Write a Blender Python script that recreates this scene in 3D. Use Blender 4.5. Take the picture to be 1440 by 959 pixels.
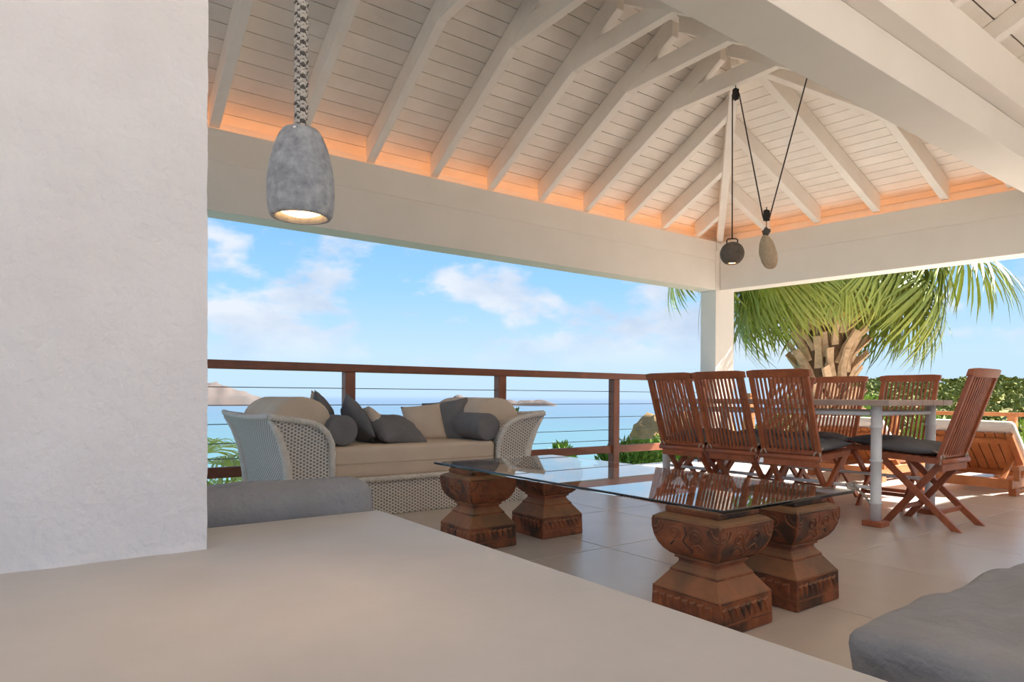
import bpy, bmesh, math, random
from mathutils import Vector, Matrix, Euler, noise
from math import sin, cos, pi, radians, sqrt

for o in list(bpy.data.objects):
    bpy.data.objects.remove(o)
SC = bpy.context.scene
COL = SC.collection
random.seed(7)

# ------------------------------------------------------------------ camera
CAM_H = 0.76
F_PX = 926.63
YAW, PITCH, ROLL = radians(53.981), radians(-0.414), radians(-0.293)
fw = Vector((cos(YAW) * cos(PITCH), sin(YAW) * cos(PITCH), sin(PITCH)))
rt = Vector((sin(YAW), -cos(YAW), 0))
dn = fw.cross(rt)
r2 = cos(ROLL) * rt + sin(ROLL) * dn
d2 = -sin(ROLL) * rt + cos(ROLL) * dn
cam = bpy.data.cameras.new('camera')
cam.sensor_fit = 'HORIZONTAL'
cam.sensor_width = 36.0
cam.lens = 36.0 * F_PX / 1440.0
cam.shift_y = (564.06 - 479.5) / 1440.0
cam.clip_start = 0.02
cam.clip_end = 60000
camo = bpy.data.objects.new('camera', cam)
COL.objects.link(camo)
camo.matrix_world = Matrix(((r2.x, -d2.x, -fw.x, 0), (r2.y, -d2.y, -fw.y, 0), (r2.z, -d2.z, -fw.z, CAM_H), (0, 0, 0, 1)))
SC.camera = camo

# ------------------------------------------------------------------ colour management
SC.view_settings.view_transform = 'Standard'
SC.view_settings.look = 'None'
SC.view_settings.gamma = 1.0
SC.view_settings.use_curve_mapping = False
SC.view_settings.exposure = 0.12
SC.cycles.max_bounces = 12
SC.cycles.diffuse_bounces = 8
SC.cycles.sample_clamp_indirect = 6.0


def lin(r, g, b):
    f = lambda c: (c / 255 / 12.92) if c / 255 <= 0.04045 else ((c / 255 + 0.055) / 1.055) ** 2.4
    return (f(r), f(g), f(b), 1.0)


# ------------------------------------------------------------------ world: blue sky with soft clouds
SKY_STRENGTH = 1.0
W = bpy.data.worlds.new('sky')
SC.world = W
W.use_nodes = True
nt = W.node_tree
nt.nodes.clear()
N = nt.nodes.new
out = N('ShaderNodeOutputWorld')
bg = N('ShaderNodeBackground')
bg.inputs['Strength'].default_value = SKY_STRENGTH
tc = N('ShaderNodeTexCoord')
sep = N('ShaderNodeSeparateXYZ')
nt.links.new(tc.outputs['Generated'], sep.inputs[0])
ramp = N('ShaderNodeValToRGB')
cr = ramp.color_ramp
cr.elements[0].position = 0.0
cr.elements[0].color = lin(196, 226, 250)
cr.elements[1].position = 0.75
cr.elements[1].color = lin(78, 140, 214)
for p, c in ((0.06, lin(198, 229, 252)), (0.16, lin(160, 212, 254)), (0.30, lin(120, 185, 247)), (0.45, lin(98, 164, 232))):
    e = cr.elements.new(p)
    e.color = c
nt.links.new(sep.outputs['Z'], ramp.inputs[0])
mapc = N('ShaderNodeMapping')
mapc.inputs['Scale'].default_value = (1.0, 1.0, 2.0)
mapc.inputs['Location'].default_value = (0.33, 0.12, 0.35)
nt.links.new(tc.outputs['Generated'], mapc.inputs['Vector'])
n1 = N('ShaderNodeTexNoise')
n1.inputs['Scale'].default_value = 5.6
n1.inputs['Detail'].default_value = 7.0
n1.inputs['Roughness'].default_value = 0.55
nt.links.new(mapc.outputs[0], n1.inputs['Vector'])
cm = N('ShaderNodeMapRange')
cm.inputs['From Min'].default_value = 0.45
cm.inputs['From Max'].default_value = 0.57
cm.inputs['To Max'].default_value = 0.9
cm.interpolation_type = 'SMOOTHSTEP'
nt.links.new(n1.outputs['Fac'], cm.inputs['Value'])
fade = N('ShaderNodeMapRange')
fade.inputs['From Min'].default_value = 0.03
fade.inputs['From Max'].default_value = 0.10
nt.links.new(sep.outputs['Z'], fade.inputs['Value'])
mul = N('ShaderNodeMath')
mul.operation = 'MULTIPLY'
nt.links.new(cm.outputs[0], mul.inputs[0])
nt.links.new(fade.outputs[0], mul.inputs[1])
n2 = N('ShaderNodeTexNoise')
n2.inputs['Scale'].default_value = 9.0
n2.inputs['Detail'].default_value = 4.0
nt.links.new(mapc.outputs[0], n2.inputs['Vector'])
cramp = N('ShaderNodeValToRGB')
cramp.color_ramp.elements[0].position = 0.35
cramp.color_ramp.elements[0].color = lin(196, 212, 234)
cramp.color_ramp.elements[1].position = 0.62
cramp.color_ramp.elements[1].color = lin(232, 237, 246)
nt.links.new(n2.outputs['Fac'], cramp.inputs[0])
mixc = N('ShaderNodeMix')
mixc.data_type = 'RGBA'
nt.links.new(mul.outputs[0], mixc.inputs['Factor'])
nt.links.new(ramp.outputs[0], mixc.inputs['A'])
nt.links.new(cramp.outputs[0], mixc.inputs['B'])
nt.links.new(mixc.outputs['Result'], bg.inputs['Color'])
nt.links.new(bg.outputs[0], out.inputs['Surface'])

# ------------------------------------------------------------------ sun (from the right, a little behind the camera)
SUN_DIR = Vector((1.12, -0.45, 1.0)).normalized()
sd = bpy.data.lights.new('sun', 'SUN')
sd.energy = 17.0
sd.angle = radians(0.6)
sd.color = (1.0, 0.965, 0.92)
so = bpy.data.objects.new('sun', sd)
COL.objects.link(so)
so.rotation_euler = SUN_DIR.to_track_quat('Z', 'Y').to_euler()

# ------------------------------------------------------------------ materials
MATS = {}


def mat(name, col, rough=0.6, var=0.0, col2=None, scale=6.0, detail=5.0, bump=0.0, bscale=None, spec=0.5, metal=0.0,
        emit=None, estr=0.0, randv=0.0, stretch=None, coat=0.0):
    m = bpy.data.materials.new(name)
    m.use_nodes = True
    t = m.node_tree
    b = t.nodes['Principled BSDF']
    b.inputs['Roughness'].default_value = rough
    b.inputs['Specular IOR Level'].default_value = spec
    b.inputs['Metallic'].default_value = metal
    b.inputs['Coat Weight'].default_value = coat
    b.inputs['Base Color'].default_value = col
    L = t.links.new
    co = t.nodes.new('ShaderNodeTexCoord')
    mp = t.nodes.new('ShaderNodeMapping')
    oi = t.nodes.new('ShaderNodeObjectInfo')
    if stretch:
        mp.inputs['Scale'].default_value = stretch
    L(co.outputs['Object'], mp.inputs['Vector'])
    rnd = t.nodes.new('ShaderNodeMath')
    rnd.operation = 'MULTIPLY'
    rnd.inputs[1].default_value = 17.0
    L(oi.outputs['Random'], rnd.inputs[0])
    L(rnd.outputs[0], mp.inputs['Location'])
    last = None
    if col2 is not None:
        n = t.nodes.new('ShaderNodeTexNoise')
        n.inputs['Scale'].default_value = scale
        n.inputs['Detail'].default_value = detail
        n.inputs['Roughness'].default_value = 0.6
        L(mp.outputs[0], n.inputs['Vector'])
        r = t.nodes.new('ShaderNodeMapRange')
        r.inputs['From Min'].default_value = 0.5 - 0.22
        r.inputs['From Max'].default_value = 0.5 + 0.22
        L(n.outputs['Fac'], r.inputs['Value'])
        mx = t.nodes.new('ShaderNodeMix')
        mx.data_type = 'RGBA'
        mx.inputs['A'].default_value = col
        mx.inputs['B'].default_value = col2
        L(r.outputs[0], mx.inputs['Factor'])
        last = mx.outputs['Result']
    if randv:
        hs = t.nodes.new('ShaderNodeHueSaturation')
        mr = t.nodes.new('ShaderNodeMapRange')
        mr.inputs['To Min'].default_value = 1 - randv
        mr.inputs['To Max'].default_value = 1 + randv
        L(oi.outputs['Random'], mr.inputs['Value'])
        L(mr.outputs[0], hs.inputs['Value'])
        if last is None:
            hs.inputs['Color'].default_value = col
        else:
            L(last, hs.inputs['Color'])
        last = hs.outputs[0]
    if last is not None:
        L(last, b.inputs['Base Color'])
    if bump:
        n = t.nodes.new('ShaderNodeTexNoise')
        n.inputs['Scale'].default_value = bscale or scale * 4
        n.inputs['Detail'].default_value = 6.0
        L(mp.outputs[0], n.inputs['Vector'])
        bp = t.nodes.new('ShaderNodeBump')
        bp.inputs['Strength'].default_value = 1.0
        bp.inputs['Distance'].default_value = bump
        L(n.outputs['Fac'], bp.inputs['Height'])
        L(bp.outputs[0], b.inputs['Normal'])
    if emit:
        b.inputs['Emission Color'].default_value = emit
        b.inputs['Emission Strength'].default_value = estr
    MATS[name] = m
    return m


white_wood = mat('white_painted_wood', lin(238, 232, 224), 0.55, col2=lin(230, 223, 214), scale=5, randv=0.015)
board_mat = mat('white_board', lin(240, 234, 226), 0.6, col2=lin(228, 220, 210), scale=4, randv=0.03, bump=0.0006, bscale=30)
beam_mat = mat('white_beam_paint', lin(232, 227, 219), 0.6, col2=lin(225, 219, 210), scale=2)
roof_dark = mat('roof_underlay', lin(140, 126, 110), 0.9)
plaster = mat('rough_white_plaster', lin(241, 238, 237), 0.8, col2=lin(233, 229, 228), scale=5, bump=0.007, bscale=40, spec=0.2)
counter_mat = mat('smooth_cement', lin(204, 200, 195), 0.5, col2=lin(192, 188, 183), scale=3.5, detail=8, bump=0.0006, bscale=40, spec=0.35)
tile_mat = mat('beige_stone_tile', lin(214, 204, 193), 0.26, col2=lin(203, 192, 181), scale=2.2, detail=8, randv=0.02, bump=0.0006, bscale=9, spec=0.55)
grout = mat('tile_grout', lin(150, 136, 122), 0.8)
rail_wood = mat('dark_red_hardwood', lin(150, 88, 58), 0.45, col2=lin(124, 70, 46), scale=7, stretch=(1, 1, 1), randv=0.06)
chair_wood = mat('oiled_teak', lin(186, 106, 66), 0.38, col2=lin(152, 82, 50), scale=14, randv=0.08, bump=0.0004, bscale=60)
sunlit_wood = mat('sunlit_teak', lin(206, 136, 82), 0.5, col2=lin(178, 106, 58), scale=9, randv=0.06)  # sunlight is put into this lighter teak colour
grey_wood = mat('weathered_table_wood', lin(206, 182, 166), 0.6, col2=lin(184, 160, 144), scale=9, randv=0.05)
cable_mat = mat('steel_cable', lin(120, 122, 126), 0.35, metal=0.8)
grey_fabric = mat('grey_canvas', lin(160, 159, 159), 0.9, col2=lin(142, 141, 142), scale=5, bump=0.045, bscale=6, spec=0.1)
dark_fabric = mat('charcoal_linen', lin(136, 132, 131), 0.92, col2=lin(118, 115, 115), scale=6, bump=0.004, bscale=14, spec=0.1)
seat_fabric = mat('slate_seat_fabric', lin(132, 129, 127), 0.92, col2=lin(112, 110, 109), scale=8, bump=0.004, bscale=18, spec=0.1)
beige_fabric = mat('beige_linen', lin(226, 206, 184), 0.9, col2=lin(214, 192, 168), scale=4, bump=0.003, bscale=9, spec=0.1)
white_fabric = mat('white_lounger_fabric', lin(244, 238, 228), 0.9, bump=0.003, bscale=8, spec=0.1)
white_metal = mat('white_lacquer', lin(236, 234, 230), 0.35)
rope_mat = mat('pale_cotton_cord', lin(196, 180, 160), 0.9)
black_metal = mat('aged_dark_metal', lin(52, 46, 42), 0.45, metal=0.3)
concrete = mat('grey_concrete', lin(178, 180, 182), 0.75, col2=lin(122, 125, 128), scale=60, detail=12, bump=0.002, bscale=90, spec=0.3)
dark_concrete = mat('dark_concrete', lin(124, 114, 104), 0.85, col2=lin(100, 92, 84), scale=20, bump=0.003, bscale=70, spec=0.2)
coral = mat('pitted_coral_stone', lin(206, 186, 158), 0.9, col2=lin(182, 160, 132), scale=30, bump=0.008, bscale=34, spec=0.1)
pebble_mat = mat('grey_pebble', lin(98, 92, 86), 0.7, col2=lin(80, 76, 72), scale=20)
lamp_cup = mat('lamp_reflector', lin(230, 170, 110), 0.5)
bulb_mat = mat('warm_bulb', (1, .75, .4, 1), 0.5, emit=(1.0, 0.55, 0.22, 1), estr=9.0)
strip_mat = mat('warm_light_strip', (1, .7, .4, 1), 0.5, emit=(1.0, 0.36, 0.08, 1), estr=6.0)
rope_light = mat('rope_light_strand', lin(196, 188, 176), 0.85)
rope_dark = mat('rope_dark_strand', lin(92, 86, 80), 0.85)
boot_mat = mat('palm_leaf_base', lin(216, 188, 154), 0.9, col2=lin(176, 146, 112), scale=12, randv=0.15, bump=0.004, bscale=30)
trunk_mat = mat('palm_trunk_fibre', lin(120, 92, 66), 0.95, col2=lin(84, 64, 46), scale=20, bump=0.01, bscale=30)
frond_mat = mat('palm_green', lin(176, 184, 86), 0.45, col2=lin(126, 148, 62), scale=3, randv=0.22)
frond_dry = mat('palm_yellow', lin(206, 190, 96), 0.55, col2=lin(176, 160, 70), scale=3, randv=0.12)
young_mat = mat('young_palm_sunlit_lime', lin(214, 220, 96), 0.5, col2=lin(180, 196, 70), scale=3, randv=0.1)  # leaf colour brightened in place of sunlight the roof cuts off
petiole_mat = mat('palm_stalk', lin(190, 180, 104), 0.5)
leaf_mat = mat('bush_leaf', lin(140, 165, 62), 0.6, col2=lin(96, 128, 44), scale=2, randv=0.1)
bush_mat = mat('hill_scrub', lin(150, 152, 88), 0.9, col2=lin(112, 120, 66), scale=0.9, detail=8, bump=0.25, bscale=3.0, spec=0.1)
soil_mat = mat('hill_soil', lin(176, 158, 112), 0.95, col2=lin(130, 136, 80), scale=0.08, detail=8, spec=0.1)
rock_mat = mat('ochre_rock', lin(186, 150, 104), 0.95, col2=lin(136, 112, 78), scale=0.9, detail=9, spec=0.1)
isle_mat = mat('hazy_island_rock', (0.15,0.118,0.102,1), 1.0, col2=(0.12,0.107,0.10,1), scale=0.012, detail=9, spec=0.0)  # distance haze is put into the rock colour

for nm in ('palm_green', 'palm_yellow', 'bush_leaf'):
    b = MATS[nm].node_tree.nodes['Principled BSDF']
    b.inputs['Transmission Weight'].default_value = 0.0
    b.inputs['Subsurface Weight'].default_value = 0.0


def make_glass():
    m = bpy.data.materials.new('clear_plate_glass')
    m.use_nodes = True
    b = m.node_tree.nodes['Principled BSDF']
    b.inputs['Base Color'].default_value = (0.93, 0.985, 0.97, 1)
    b.inputs['Roughness'].default_value = 0.0
    b.inputs['IOR'].default_value = 1.52
    b.inputs['Transmission Weight'].default_value = 1.0
    b.inputs['Specular IOR Level'].default_value = 0.9
    return m


glass_mat = make_glass()


def make_wicker():
    m = bpy.data.materials.new('white_wicker')
    m.use_nodes = True
    t = m.node_tree
    L = t.links.new
    b = t.nodes['Principled BSDF']
    b.inputs['Roughness'].default_value = 0.6
    uv = t.nodes.new('ShaderNodeTexCoord')
    sp = t.nodes.new('ShaderNodeSeparateXYZ')
    L(uv.outputs['UV'], sp.inputs[0])

    def M(op, a, bb=None):
        n = t.nodes.new('ShaderNodeMath')
        n.operation = op
        for i, v in enumerate((a, bb)):
            if v is None:
                continue
            if isinstance(v, (int, float)):
                n.inputs[i].default_value = v
            else:
                L(v, n.inputs[i])
        return n.outputs[0]
    rows = M('DIVIDE', sp.outputs['Y'], 0.0105)
    cols = M('DIVIDE', sp.outputs['X'], 0.020)
    rp = M('ABSOLUTE', M('SINE', M('MULTIPLY', rows, pi)))
    par = M('MULTIPLY', M('FLOOR', rows), pi)
    sw = M('SINE', M('ADD', M('MULTIPLY', cols, pi), par))
    h = M('MULTIPLY', M('POWER', rp, 0.6), M('ADD', M('MULTIPLY', sw, 0.5), 0.5))
    stake = M('MULTIPLY', M('POWER', M('ABSOLUTE', M('COSINE', M('MULTIPLY', cols, pi))), 6.0), 0.5)
    h2 = M('MAXIMUM', h, stake)
    mr = t.nodes.new('ShaderNodeMapRange')
    mr.inputs['From Min'].default_value = 0.08
    mr.inputs['From Max'].default_value = 0.34
    L(h2, mr.inputs['Value'])
    mx = t.nodes.new('ShaderNodeMix')
    mx.data_type = 'RGBA'
    mx.inputs['A'].default_value = lin(150, 136, 122)
    mx.inputs['B'].default_value = lin(240, 232, 220)
    L(mr.outputs[0], mx.inputs['Factor'])
    L(mx.outputs['Result'], b.inputs['Base Color'])
    bp = t.nodes.new('ShaderNodeBump')
    bp.inputs['Distance'].default_value = 0.006
    L(h2, bp.inputs['Height'])
    L(bp.outputs[0], b.inputs['Normal'])
    return m


wicker = make_wicker()
wicker_plain = mat('white_cane', lin(238, 230, 218), 0.55, col2=lin(220, 208, 192), scale=30)


def make_terracotta():
    m = mat('aged_terracotta', lin(180, 108, 70), 0.6, col2=lin(124, 74, 52), scale=13, detail=9, bump=0.004, bscale=38, spec=0.35)
    t = m.node_tree
    L = t.links.new
    b = t.nodes['Principled BSDF']
    src = b.inputs['Base Color'].links[0].from_socket
    tcn = t.nodes.new('ShaderNodeTexCoord')
    n = t.nodes.new('ShaderNodeTexNoise')
    n.inputs['Scale'].default_value = 6.5
    n.inputs['Detail'].default_value = 8
    oi = t.nodes.new('ShaderNodeObjectInfo')
    ad = t.nodes.new('ShaderNodeVectorMath')
    ml = t.nodes.new('ShaderNodeMath')
    ml.operation = 'MULTIPLY'
    ml.inputs[1].default_value = 9.0
    L(oi.outputs['Random'], ml.inputs[0])
    L(tcn.outputs['Object'], ad.inputs[0])
    L(ml.outputs[0], ad.inputs[1])
    L(ad.outputs[0], n.inputs['Vector'])
    mr = t.nodes.new('ShaderNodeMapRange')
    mr.inputs['From Min'].default_value = 0.47
    mr.inputs['From Max'].default_value = 0.64
    L(n.outputs['Fac'], mr.inputs['Value'])
    mx = t.nodes.new('ShaderNodeMix')
    mx.data_type = 'RGBA'
    L(mr.outputs[0], mx.inputs['Factor'])
    L(src, mx.inputs['A'])
    mx.inputs['B'].default_value = lin(84, 64, 52)
    # ochre tone on faces that look up
    g = t.nodes.new('ShaderNodeNewGeometry')
    sx = t.nodes.new('ShaderNodeSeparateXYZ')
    L(g.outputs['Normal'], sx.inputs[0])
    mz = t.nodes.new('ShaderNodeMapRange')
    mz.inputs['From Min'].default_value = 0.25
    mz.inputs['From Max'].default_value = 0.8
    mz.inputs['To Max'].default_value = 0.65
    L(sx.outputs['Z'], mz.inputs['Value'])
    m2 = t.nodes.new('ShaderNodeMix')
    m2.data_type = 'RGBA'
    L(mz.outputs[0], m2.inputs['Factor'])
    L(mx.outputs['Result'], m2.inputs['A'])
    m2.inputs['B'].default_value = lin(176, 134, 94)
    L(m2.outputs['Result'], b.inputs['Base Color'])
    return m


terracotta = make_terracotta()


def make_sea():
    m = bpy.data.materials.new('tropical_sea')
    m.use_nodes = True
    t = m.node_tree
    L = t.links.new
    b = t.nodes['Principled BSDF']
    b.inputs['Roughness'].default_value = 0.45
    b.inputs['Specular IOR Level'].default_value = 0.25
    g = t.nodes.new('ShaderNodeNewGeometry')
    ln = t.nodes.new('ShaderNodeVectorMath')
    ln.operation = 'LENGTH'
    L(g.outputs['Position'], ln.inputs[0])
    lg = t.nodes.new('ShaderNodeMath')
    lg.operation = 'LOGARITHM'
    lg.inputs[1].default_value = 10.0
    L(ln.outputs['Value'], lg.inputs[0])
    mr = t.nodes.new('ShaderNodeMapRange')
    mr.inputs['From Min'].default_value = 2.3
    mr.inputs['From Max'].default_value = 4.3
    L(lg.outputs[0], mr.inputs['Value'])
    nz = t.nodes.new('ShaderNodeTexNoise')
    nz.inputs['Scale'].default_value = 0.004
    nz.inputs['Detail'].default_value = 6
    L(g.outputs['Position'], nz.inputs['Vector'])
    ad = t.nodes.new('ShaderNodeMath')
    ad.operation = 'MULTIPLY_ADD'
    ad.inputs[1].default_value = 0.22
    L(nz.outputs['Fac'], ad.inputs[0])
    sb = t.nodes.new('ShaderNodeMath')
    sb.operation = 'SUBTRACT'
    sb.inputs[1].default_value = 0.11
    L(mr.outputs[0], sb.inputs[0])
    L(sb.outputs[0], ad.inputs[2])
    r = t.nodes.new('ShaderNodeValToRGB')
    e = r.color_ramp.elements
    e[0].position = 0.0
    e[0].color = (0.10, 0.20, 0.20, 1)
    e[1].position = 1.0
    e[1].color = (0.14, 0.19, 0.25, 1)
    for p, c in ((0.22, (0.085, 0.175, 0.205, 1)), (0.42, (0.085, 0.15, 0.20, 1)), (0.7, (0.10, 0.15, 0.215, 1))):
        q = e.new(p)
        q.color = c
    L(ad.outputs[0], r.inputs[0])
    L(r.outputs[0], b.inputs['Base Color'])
    return m


sea_mat = make_sea()


# ------------------------------------------------------------------ mesh helpers
class MB:
    def __init__(s):
        s.v = []
        s.f = []
        s.sm = []

    def add(s, vs, fs, smooth=False):
        o = len(s.v)
        s.v += [tuple(v) for v in vs]
        s.f += [tuple(i + o for i in f) for f in fs]
        s.sm += [smooth] * len(fs)

    def box(s, x0, x1, y0, y1, z0, z1, M=None):
        vs = [Vector((x, y, z)) for z in (z0, z1) for y in (y0, y1) for x in (x0, x1)]
        if M is not None:
            vs = [M @ v for v in vs]
        s.add(vs, [(0, 2, 3, 1), (4, 5, 7, 6), (0, 1, 5, 4), (2, 6, 7, 3), (0, 4, 6, 2), (1, 3, 7, 5)])

    def bar(s, a, b, w, h, up=Vector((0, 0, 1))):
        """box bar from a to b; w across, h along up"""
        a, b = Vector(a), Vector(b)
        d = (b - a).normalized()
        sd_ = d.cross(up)
        if sd_.length < 1e-4:
            sd_ = d.cross(Vector((1, 0, 0)))
        sd_.normalize()
        u = sd_.cross(d).normalized()
        vs = []
        for p in (a, b):
            for q, r in ((-1, -1), (1, -1), (1, 1), (-1, 1)):
                vs.append(p + sd_ * (w / 2 * q) + u * (h / 2 * r))
        s.add(vs, [(3, 2, 1, 0), (4, 5, 6, 7), (0, 1, 5, 4), (1, 2, 6, 5), (2, 3, 7, 6), (3, 0, 4, 7)])

    def tube(s, pts, r, n=8, cap=True):
        pts = [Vector(p) for p in pts]
        rs = r if isinstance(r, (list, tuple)) else [r] * len(pts)
        prev = None
        vs = []
        for i, p in enumerate(pts):
            d = (pts[min(i + 1, len(pts) - 1)] - pts[max(i - 1, 0)]).normalized()
            if prev is None:
                ref = Vector((0, 0, 1)) if abs(d.z) < 0.9 else Vector((1, 0, 0))
                u = d.cross(ref).normalized()
            else:
                u = (prev - d * prev.dot(d)).normalized()
            prev = u
            w = d.cross(u)
            for k in range(n):
                a = 2 * pi * k / n
                vs.append(p + (u * cos(a) + w * sin(a)) * rs[i])
        fs = []
        for i in range(len(pts) - 1):
            for k in range(n):
                fs.append((i * n + k, i * n + (k + 1) % n, (i + 1) * n + (k + 1) % n, (i + 1) * n + k))
        s.add(vs, fs, True)
        if cap:
            o = len(s.v) - len(vs)
            s.f.append(tuple(o + k for k in range(n))[::-1])
            s.f.append(tuple(o + (len(pts) - 1) * n + k for k in range(n)))
            s.sm += [False, False]

    def lathe(s, prof, n=24, c=(0, 0, 0), smooth=True):
        vs = []
        for r, z in prof:
            for k in range(n):
                a = 2 * pi * k / n
                vs.append((c[0] + r * cos(a), c[1] + r * sin(a), c[2] + z))
        fs = []
        for i in range(len(prof) - 1):
            for k in range(n):
                fs.append((i * n + k, i * n + (k + 1) % n, (i + 1) * n + (k + 1) % n, (i + 1) * n + k))
        s.add(vs, fs, smooth)

    def square_loft(s, prof, c=(0, 0, 0), caps=True):
        vs = []
        for r, z in prof:
            for q, w in ((-1, -1), (1, -1), (1, 1), (-1, 1)):
                vs.append((c[0] + q * r, c[1] + w * r, c[2] + z))
        fs = []
        for i in range(len(prof) - 1):
            for k in range(4):
                fs.append((i * 4 + k, i * 4 + (k + 1) % 4, (i + 1) * 4 + (k + 1) % 4, (i + 1) * 4 + k))
        if caps:
            fs.append((3, 2, 1, 0))
            n = (len(prof) - 1) * 4
            fs.append((n, n + 1, n + 2, n + 3))
        s.add(vs, fs)

    def prism(s, poly, y0, y1):
        """polygon in xz extruded along y"""
        n = len(poly)
        vs = [(x, y0, z) for x, z in poly] + [(x, y1, z) for x, z in poly]
        fs = [tuple(range(n)), tuple(range(2 * n - 1, n - 1, -1))]
        for k in range(n):
            fs.append((k, k + n, (k + 1) % n + n, (k + 1) % n))
        s.add(vs, fs)

    def mesh(s, name, bevel=0.0, seg=2, smooth=None):
        me = bpy.data.meshes.new(name)
        me.from_pydata(s.v, [], s.f)
        for p, q in zip(me.polygons, s.sm):
            p.use_smooth = q
        bm = bmesh.new()
        bm.from_mesh(me)
        bmesh.ops.recalc_face_normals(bm, faces=bm.faces)
        if bevel:
            bmesh.ops.bevel(bm, geom=[e for e in bm.edges if len(e.link_faces) == 2 and e.calc_face_angle(0) > 0.5],
                            offset=bevel, segments=seg, profile=0.6, affect='EDGES', clamp_overlap=True)
        if smooth is not None:
            for f in bm.faces:
                f.smooth = smooth
        ul = bm.loops.layers.uv.new('uv')
        for f in bm.faces:
            n = f.normal
            a = max(range(3), key=lambda i: abs(n[i]))
            for l in f.loops:
                p = l.vert.co
                l[ul].uv = ((p.y, p.z) if a == 0 else (p.x, p.z) if a == 1 else (p.x, p.y))
        bm.to_mesh(me)
        bm.free()
        return me


def link(name, data, parent=None, loc=None, rot=None):
    o = bpy.data.objects.new(name, data)
    COL.objects.link(o)
    if parent is not None:
        o.parent = parent
    if loc is not None:
        o.location = loc
    if rot is not None:
        o.rotation_euler = rot
    return o


def part(name, mb, m, parent=None, bevel=0.0, seg=2, loc=None, rot=None, smooth=None):
    me = mb.mesh(name, bevel, seg, smooth) if isinstance(mb, MB) else mb
    if not me.materials:
        me.materials.append(m)
    return link(name, me, parent, loc, rot)


def thing(name, label, cat, loc=(0, 0, 0), rotz=0.0, group=None):
    o = link(name, None, None, loc, (0, 0, rotz))
    return tag(o, label, cat, group)


def tag(o, label=None, cat=None, group=None, kind=None):
    if label:
        o['label'] = label
    if cat:
        o['category'] = cat
    if group:
        o['group'] = group
    if kind:
        o['kind'] = kind
    return o


def copy_tree(o, parent=None):
    c = o.copy()
    COL.objects.link(c)
    c.parent = parent
    for ch in list(o.children):
        copy_tree(ch, c)
    return c


def rbox_mesh(name, sx, sy, sz, r, seg=3, sub=0, amp=0.0, seed=0, fr=6.0):
    """rounded soft box centred on x,y with its base at z=0; amp = cloth unevenness"""
    bm = bmesh.new()
    bmesh.ops.create_cube(bm, size=1.0)
    bmesh.ops.scale(bm, vec=(sx, sy, sz), verts=bm.verts)
    bmesh.ops.translate(bm, vec=(0, 0, sz / 2), verts=bm.verts)
    bmesh.ops.bevel(bm, geom=list(bm.edges), offset=r, segments=seg, profile=0.5, affect='EDGES')
    if sub:
        for ax, L_ in ((0, sx), (1, sy), (2, sz)):
            k = max(1, int(L_ / sub))
            for i in range(1, k):
                pos = [0, 0, 0]
                pos[ax] = -L_ / 2 + L_ * i / k + (sz / 2 if ax == 2 else 0)
                nn = [0, 0, 0]
                nn[ax] = 1
                bmesh.ops.bisect_plane(bm, geom=bm.verts[:] + bm.edges[:] + bm.faces[:], plane_co=pos, plane_no=nn)
    bm.normal_update()
    if amp:
        for v in bm.verts:
            if v.co.z > 0.01:
                p = v.co * fr + Vector((seed * 3.1, seed, 0))
                v.co += v.normal * amp * (noise.noise(p) + 0.5 * noise.noise(p * 2.3))
    for f in bm.faces:
        f.smooth = True
    me = bpy.data.meshes.new(name)
    bm.to_mesh(me)
    bm.free()
    return me


def pillow_mesh(name, w, d, h, seed=0, n=16, crease=0.015):
    vs = []
    fs = []
    for sgn in (1, -1):
        o = len(vs)
        for j in range(n + 1):
            for i in range(n + 1):
                u = 2 * i / n - 1
                v = 2 * j / n - 1
                pinch_u = 1 - 0.09 * (1 - v * v) * abs(u) ** 2
                pinch_v = 1 - 0.09 * (1 - u * u) * abs(v) ** 2
                x = u * w / 2 * pinch_v * 1.0
                y = v * d / 2 * pinch_u
                x = u * w / 2 * (1 - 0.07 * (1 - v * v) * (abs(u) ** 4))
                y = v * d / 2 * (1 - 0.07 * (1 - u * u) * (abs(v) ** 4))
                t = max(0.0, (1 - abs(u) ** 2.6) * (1 - abs(v) ** 2.6)) ** 0.55
                p = Vector((x * 9 + seed * 5, y * 9, sgn * 2.0 + seed))
                z = sgn * (h / 2 * t) + t * crease * (noise.noise(p) + 0.6 * noise.noise(p * 2.1))
                vs.append((x, y, z))
        for j in range(n):
            for i in range(n):
                a = o + j * (n + 1) + i
                q = (a, a + 1, a + n + 2, a + n + 1)
                fs.append(q if sgn > 0 else q[::-1])
    me = bpy.data.meshes.new(name)
    me.from_pydata(vs, [], fs)
    bm = bmesh.new()
    bm.from_mesh(me)
    bmesh.ops.remove_doubles(bm, verts=bm.verts, dist=0.0005)
    for f in bm.faces:
        f.smooth = True
    bm.to_mesh(me)
    bm.free()
    return me


def lerp(a, b, t):
    return Vector(a) * (1 - t) + Vector(b) * t


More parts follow.
